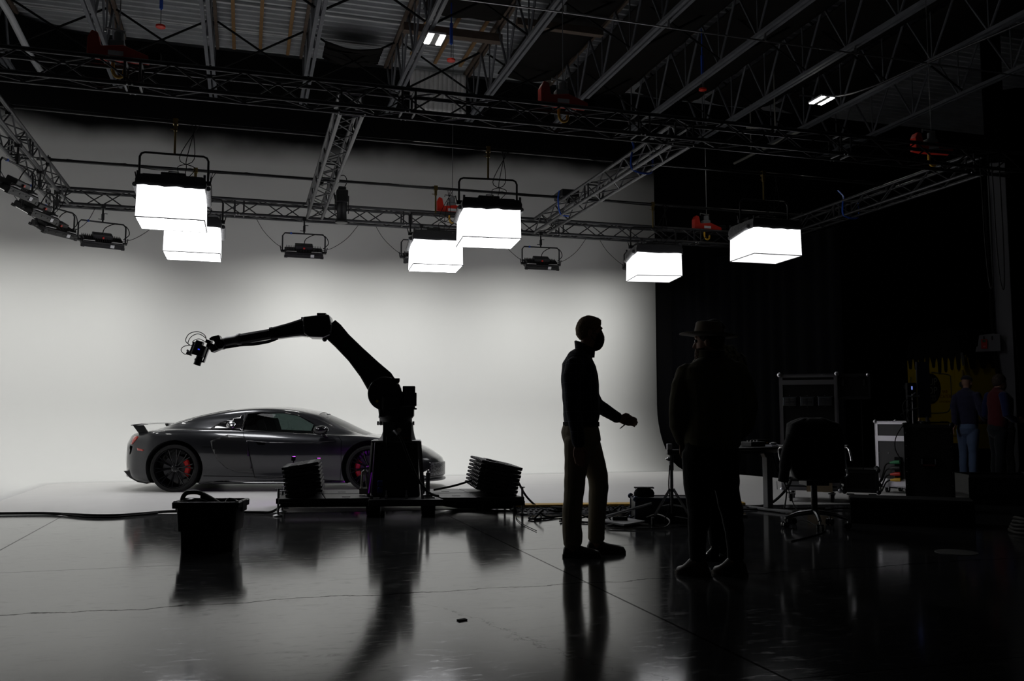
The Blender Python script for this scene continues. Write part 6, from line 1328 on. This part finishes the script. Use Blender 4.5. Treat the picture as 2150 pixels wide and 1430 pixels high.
floor_cable([(2.88, 9.5, 0), (2.80, 9.2, 0), (2.72, 8.7, 0), (2.69, 8.2, 0)], 0.004, 'thin grey wire trailing across the polished concrete')
tag(MB().box((1.144, 4.768, 0.004), (0.05, 0.03, 0.006), (0, 0, 0.3)).build('floor_tape', matte), 'small square of black tape on the polished floor', 'tape')

# office chair with a jacket over its back -------------------------------
lea = mat('black_leather', (0.007, 0.007, 0.0075), 0.42, bump=0.1, bscale=60)
t = thing('office_chair', 'black leather office chair with chrome arms and star base', 'chair', (5.42, 7.72, 0), -16.6)
for k in range(5):
    a = rad(-100 + 72 * k); d = V((cos(a), sin(a), 0)); l = MB().tube([d * 0.03 + V((0, 0, 0.15)), d * 0.18 + V((0, 0, 0.135)), d * 0.31 + V((0, 0, 0.095))], [0.026, 0.022, 0.017], 8).build('base_leg', mat('dark_chrome', (0.22, 0.22, 0.23), 0.22, 1.0) if k == 0 else bpy.data.materials['dark_chrome'], t, smooth=50)
    n = V((-d.y, d.x, 0)); c = d * 0.31
    for s in (-1, 1): MB().cyl(c + n * (s * 0.012) + V((0, 0, 0.032)), c + n * (s * 0.032) + V((0, 0, 0.032)), 0.032, n=16).build('caster_wheel', gloss, l, smooth=40)
    MB().cyl(c + V((0, 0, 0.05)), c + V((0, 0, 0.095)), 0.010).build('caster_stem', chrome, l)
MB().cyl((0, 0, 0.14), (0, 0, 0.44), 0.03, n=16).build('gas_column', gloss, t, smooth=40)
b = MB(); b.box((0, 0, 0.44), (0.22, 0.24, 0.045)); b.tube([(0.05, -0.1, 0.45), (0.2, -0.16, 0.455)], 0.009, 6); b.build('tilt_mechanism', black, t)
R = []
for z, s in ((0.47, 0.9), (0.49, 1.0), (0.54, 1.0), (0.57, 0.9), (0.575, 0.5)): R.append([(0.255 * s * (abs(cos(k * pi / 14)) ** 0.5) * (1 if cos(k * pi / 14) > 0 else -1), 0.25 * s * (abs(sin(k * pi / 14)) ** 0.5) * (1 if sin(k * pi / 14) > 0 else -1), z) for k in range(28)])
MB().rings(R).build('seat', lea, t, smooth=50)
R = []
for z, w, y in ((0.52, 0.17, -0.245), (0.60, 0.20, -0.255), (0.75, 0.21, -0.265), (0.86, 0.21, -0.28), (0.94, 0.185, -0.30), (0.98, 0.14, -0.31), (1.00, 0.10, -0.31)):
    R.append([(-0.07 + w * (abs(cos(k * pi / 14)) ** 0.45) * (1 if cos(k * pi / 14) > 0 else -1), y + 0.05 * sin(k * pi / 14), z) for k in range(28)])
MB().rings(R).build('backrest', lea, t, smooth=50)
for s in (-1, 1):
    a = MB().tube(spline([(s * 0.20, -0.08, 0.50), (s * 0.31, -0.06, 0.50), (s * 0.315, -0.02, 0.60), (s * 0.325, 0.04, 0.74), (s * 0.315, 0.0, 0.785), (s * 0.31, -0.10, 0.785), (s * 0.305, -0.17, 0.74), (s * 0.30, -0.22, 0.66)], 5), 0.0125, 8).build('armrest', chrome, t, smooth=60)
    MB().tube([(s * 0.318, 0.02, 0.798), (s * 0.312, -0.12, 0.798)], 0.022, 8, flat=0.6).build('arm_pad', lea, a, smooth=50)
j = thing('jacket', 'black jacket hung over the back of the office chair', 'jacket', (5.42, 7.72, 0), -16.6)
R = []
for z, x0, x1, y0, y1 in ((1.03, -0.29, 0.10, -0.385, -0.235), (1.01, -0.325, 0.14, -0.41, -0.215), (0.93, -0.335, 0.165, -0.41, -0.19), (0.85, -0.335, 0.185, -0.39, -0.155), (0.72, -0.325, 0.20, -0.37, -0.15), (0.60, -0.30, 0.20, -0.355, -0.16), (0.52, -0.27, 0.17, -0.345, -0.20), (0.49, -0.24, 0.12, -0.33, -0.24)):
    ring = []
    for k in range(36):
        a = k * 2 * pi / 36; c, s_ = cos(a), sin(a); q = 0.55; w = 1 + 0.05 * noise.noise((c * 3, s_ * 3, z * 5))
        ring.append(((x0 + x1) / 2 + (x1 - x0) / 2 * abs(c) ** q * (1 if c > 0 else -1) * w, (y0 + y1) / 2 + (y1 - y0) / 2 * abs(s_) ** q * (1 if s_ > 0 else -1) * w, z + 0.015 * noise.noise((c * 2, s_ * 2, z))))
    R.append(ring)
cx_, cy_ = -0.09, -0.31
R = [[(cx_ + (p[0] - cx_) * s_, cy_ + (p[1] - cy_) * s_, p[2] + 0.03) for p in R[0]] for s_ in (0.03, 0.6)] + R
o = MB().rings(R, True, False).build('jacket_body', cloth((0.008, 0.008, 0.009))('black_jacket_cloth'), j, smooth=60); md = o.modifiers.new('t', 'SOLIDIFY'); md.thickness = 0.012; md.offset = 1; solid(o)
MB().tube(spline([(-0.30, -0.33, 0.90), (-0.36, -0.34, 0.74), (-0.385, -0.33, 0.58), (-0.40, -0.32, 0.47)], 5), [0.06] * 5 + [0.058] * 5 + [0.05] * 6, 10).build('sleeve', bpy.data.materials['black_jacket_cloth'], j, smooth=60)
MB().tube([(-0.36, 0.02, 0.45), (-0.357, 0.02, 0.37)], 0.003, 5).build('zip_pull', steel, j)

# drapes, column and wall sconce -----------------------------------------
drape_m = mat('black_velour', (0.0012, 0.0013, 0.0019), 0.95, spec=0.03)
def drape(a, b_, z0, z1, label, n=90, amp=0.045):
    a, b_ = V(a), V(b_); d = (b_ - a).normalized(); nn = V((-d.y, d.x, 0)); L_ = (b_ - a).length; R = []
    for i in range(n + 1):
        u = i / n * L_; k = noise.noise((u * 1.3, 2.0, 0)); o = amp * sin(u * 17 + 2.2 * k) * (0.7 + 0.5 * k)
        R.append([a + d * u + nn * (o * (0.6 + 0.4 * (z1 - z) / (z1 - z0))) + V((0, 0, z - a.z)) for z in (z0, z0 + 1.2, z0 + 2.6, z1)])
    o = tag(MB().rings(R, False, False).build('stage_drape', drape_m, smooth=70), label, 'drape'); md = o.modifiers.new('t', 'SOLIDIFY'); md.thickness = 0.012; solid(o); return o
drape((8.74, 17.3, 0), (9.40, 12.5, 0), 0.02, 4.25, 'long pleated black drape hanging beside the free edge of the white wall', 120)
drape((13.40, 13.05, 0), (15.8, 11.6, 0), 0.02, 7.2, 'black drape hanging close behind the grey column', 60)
col_m = mat('grey_column_paint', (0.20, 0.20, 0.215), 0.6)
t = thing('steel_column', 'plain grey square column with cables running down it', 'column', (13.05, 12.90, 0), -42)
MB().box((0.05, 0, 2.85), (0.28, 0.28, 5.7)).build('shaft', col_m, t, bevel=0.01); MB().box((0.05, 0, 6.9), (0.32, 0.32, 2.4)).build('black_upper_part', drape_m, t); MB().box((0.05, 0, 0.012), (0.42, 0.42, 0.024)).build('base_plate', col_m, t)  # upper length of the column is modelled black
MB().tube(spline([(-0.15, -0.16, 5.2), (-0.13, -0.16, 3.4), (-0.12, -0.17, 2.4), (-0.07, -0.18, 1.6), (-0.13, -0.18, 1.0), (-0.06, -0.2, 0.4), (0.08, -0.25, 0.02)], 6), 0.035, 8).build('cable_bundle', matte, t, smooth=60)
MB().tube(spline([(0.22, -0.18, 2.6), (0.26, -0.2, 1.4), (0.24, -0.2, 0.6), (0.15, -0.25, 0.02)], 6), 0.012, 6).build('thin_cable', matte, t, smooth=60)
# emergency light with a red card
CFm = MX.Translation((13.05, 12.90, 0)) @ MX.Rotation(rad(-42), 4, 'Z')
t = thing('emergency_light', 'grey twin-head emergency light with a red card fixed to the column', 'emergency light', CFm @ V((-0.18, -0.21, 2.25)), -42)
g_m = mat('grey_fixture', (0.17, 0.17, 0.18), 0.55)
MB().prism([(-0.20, 0.10), (-0.17, 0.30), (0.05, 0.32), (0.16, 0.30), (0.16, 0.0), (-0.24, 0.0), (-0.22, 0.10)], 'y', -0.06, 0.06).build('housing', g_m, t, bevel=0.01)
b = MB()
for x in (-0.10, 0.03): b.box((x, -0.064, 0.24), (0.018, 0.008, 0.07))
b.build('slots', matte, t)
q = MB().box((-0.10, -0.072, 0.14), (0.095, 0.012, 0.17)).build('red_card', mat('red_card', (0.45, 0.03, 0.02), 0.5), t); MB().box((-0.10, -0.08, 0.19), (0.05, 0.004, 0.045)).build('green_window', mat('green_window', (0.05, 0.14, 0.07), 0.4), q)
lettering('FP', 0.045, 0.001, 'lettering', mat('pale_print', (0.6, 0.4, 0.38), 0.6), q, MX.Translation((-0.10, -0.0805, 0.09)) @ MX.Rotation(rad(90), 4, 'X'))

# yellow van --------------------------------------------------------------
vy = mat('yellow_van_paint', (0.80, 0.58, 0.025), 0.35, coat=0.5); vb = mat('black_van_paint', (0.004, 0.004, 0.0045), 0.5); chrome_d = mat('dull_trim', (0.30, 0.30, 0.30), 0.4, 0.6)
t = thing('van', 'yellow van with black dripping paint and a round black food logo', 'van', (14.3, 16.8, 0), -90)
Wv, Hv, Dv = 1.70, 2.95, 4.5
b = MB(); R = []
for y, s in ((0.0, 0.97), (0.05, 1.0), (Dv, 1.0)):
    R.append([(x * s + Wv / 2, y, z) for x, z in ((-0.82, 0.42), (-0.85, 0.9), (-0.845, 1.5), (-0.80, 2.4), (-0.72, 2.82), (-0.5, 2.95), (0.5, 2.95), (0.72, 2.82), (0.80, 2.4), (0.845, 1.5), (0.85, 0.9), (0.82, 0.42))])
b.rings(R).build('van_body', vy, t, bevel=0.02)
R = [[(x * 1.006 + Wv / 2, y, z) for x, z in ((-0.80, 2.38), (-0.72, 2.83), (-0.5, 2.965), (0.5, 2.965), (0.72, 2.83), (0.80, 2.38))] for y in (-0.012, Dv)]
MB().rings(R).build('black_roof', vb, t)
def drip(x0, x1, z, seed, M=None, ys=-0.006, n=10, top=2.5):
    rg = random.Random(seed); P = [(x0, top), (x0, z + 0.1)]; w = (x1 - x0) / n
    for k in range(n):
        dp = rg.uniform(0.04, 0.24); a = x0 + k * w; hi = rg.uniform(0.04, 0.20)
        P += [(a + w * 0.14, z + hi), (a + w * 0.26, z + 0.02), (a + w * 0.32, z - dp * 0.8), (a + w * 0.44, z - dp), (a + w * 0.66, z - dp), (a + w * 0.78, z - dp * 0.8), (a + w * 0.84, z + 0.02), (a + w * 0.94, z + hi)]
    P += [(x1, z + 0.05), (x1, top)]
    return MB().prism(P, 'y', ys - 0.004, ys + 0.004, M)
drip(0.06, Wv - 0.06, 2.24, 3, n=9, ys=-0.020).build('black_drips', vb, t)
drip(0.06, 3.6, 2.16, 8, MX.Translation((Wv + 0.004, 0, 0)) @ MX.Rotation(rad(90), 4, 'Z'), n=13, ys=0.0).build('black_drips', vb, t)
dr = MB().box((0.74, -0.006, 1.56), (1.38, 0.02, 1.75)).build('rear_door', vy, t, bevel=0.008)
MB().tube(spline([(0.16, -0.02, 1.98), (0.14, -0.02, 1.8), (0.14, -0.02, 1.42), (0.20, -0.02, 1.25), (0.36, -0.02, 1.18), (1.10, -0.02, 1.18), (1.27, -0.02, 1.25), (1.33, -0.02, 1.42), (1.33, -0.02, 1.85), (1.28, -0.02, 1.98), (0.80, -0.02, 2.05)], 4), 0.010, 6).build('door_moulding', chrome_d, dr, smooth=60)
for x in (0.02, Wv - 0.04): MB().cyl((x, -0.06, 1.76), (x, 0.0, 1.76), 0.06, n=20).build('lamp', chrome_d, t, smooth=40)
MB().tube([(Wv - 0.02, -0.03, 2.42), (Wv - 0.0, -0.03, 2.30), (Wv + 0.01, -0.02, 2.15)], 0.03, 6).build('side_bracket', chrome_d, t)
MB().box((Wv - 0.03, -0.02, 1.95), (0.03, 0.02, 0.22)).build('amber_marker', mat('amber_lens', (0.5, 0.35, 0.12), 0.3), t)
lgo = MB().lathe([(0.001, 0.0), (0.30, 0.0), (0.30, 0.006), (0.001, 0.006)], 40, MX.Translation((0.74, -0.017, 1.70)) @ MX.Rotation(rad(90), 4, 'X') @ MX.Diagonal((1.0, 1.1, 1, 1))).build('logo_disc', vb, t)
pt_m = mat('pale_van_print', (0.34, 0.35, 0.30), 0.6); rp_m = mat('red_van_print', (0.30, 0.03, 0.01), 0.6)
qx = MX.Rotation(rad(90), 4, 'X')
for txt, sz, x, z, m in (('CUP', 0.22, 0.74, 1.84, pt_m), ('POP', 0.22, 0.74, 1.65, pt_m), ('AN EGG', 0.07, 0.78, 1.53, pt_m), ('IN A CUP', 0.07, 0.76, 1.455, pt_m), ('WE', 0.10, 1.16, 1.62, rp_m), ('CATER', 0.10, 1.17, 1.52, rp_m), ('317 563 8264', 0.055, 1.13, 1.41, rp_m)):
    lettering(txt, sz, 0.001, 'lettering', m, lgo if m is pt_m else t, MX.Translation((x, -0.0255 if m is pt_m else -0.019, z)) @ qx)
MB().box((1.1, -0.02, 0.98), (0.22, 0.012, 0.03)).build('plate_lamp', matte, t)
MB().box((Wv / 2, -0.08, 0.46), (1.66, 0.16, 0.16)).build('bumper', matte, t, bevel=0.02)
for x in (0.2, Wv - 0.2):
    for y in (0.9, 3.6): w = MB().cyl((x - 0.11, y, 0.34), (x + 0.11, y, 0.34), 0.34, n=32).build('wheel', rubber, t, smooth=40); MB().cyl((x - 0.115, y, 0.34), (x + 0.115, y, 0.34), 0.2, n=20).build('hub_cap', steel, w, smooth=40)
# small table with bottles behind the cart
t = thing('folding_table', 'small dark table beside the man in blue jeans', 'table', (9.95, 11.55, 0), -16.6)
MB().box((0, 0, 0.87), (0.70, 0.45, 0.03)).build('table_top', matte, t, bevel=0.004)
for x in (-0.3, 0.3):
    for y in (-0.18, 0.18): MB().cyl((x, y, 0), (x, y, 0.86), 0.014).build('leg', matte, t)
TF = MX.Translation((9.95, 11.55, 0.886)) @ MX.Rotation(rad(-16.6), 4, 'Z')
q = thing('bottle', 'slim brown bottle with a bright cap on the small dark table', 'bottle', TF @ V((0.05, -0.05, 0)), 0); MB().lathe([(0.001, 0), (0.03, 0), (0.03, 0.13), (0.012, 0.17), (0.012, 0.20), (0.001, 0.2)], 16).build('glass', mat('amber_glass', (0.15, 0.06, 0.01), 0.2), q, smooth=50); MB().cyl((0, 0, 0.2), (0, 0, 0.215), 0.014).build('cap', chrome, q)
q = thing('paper_cup', 'red cup standing on the small dark table', 'cup', TF @ V((0.20, 0.0, 0)), 0); MB().lathe([(0.001, 0), (0.032, 0), (0.042, 0.11), (0.038, 0.11), (0.029, 0.006), (0.001, 0.006)], 18).build('cup_wall', red_m, q, smooth=50)
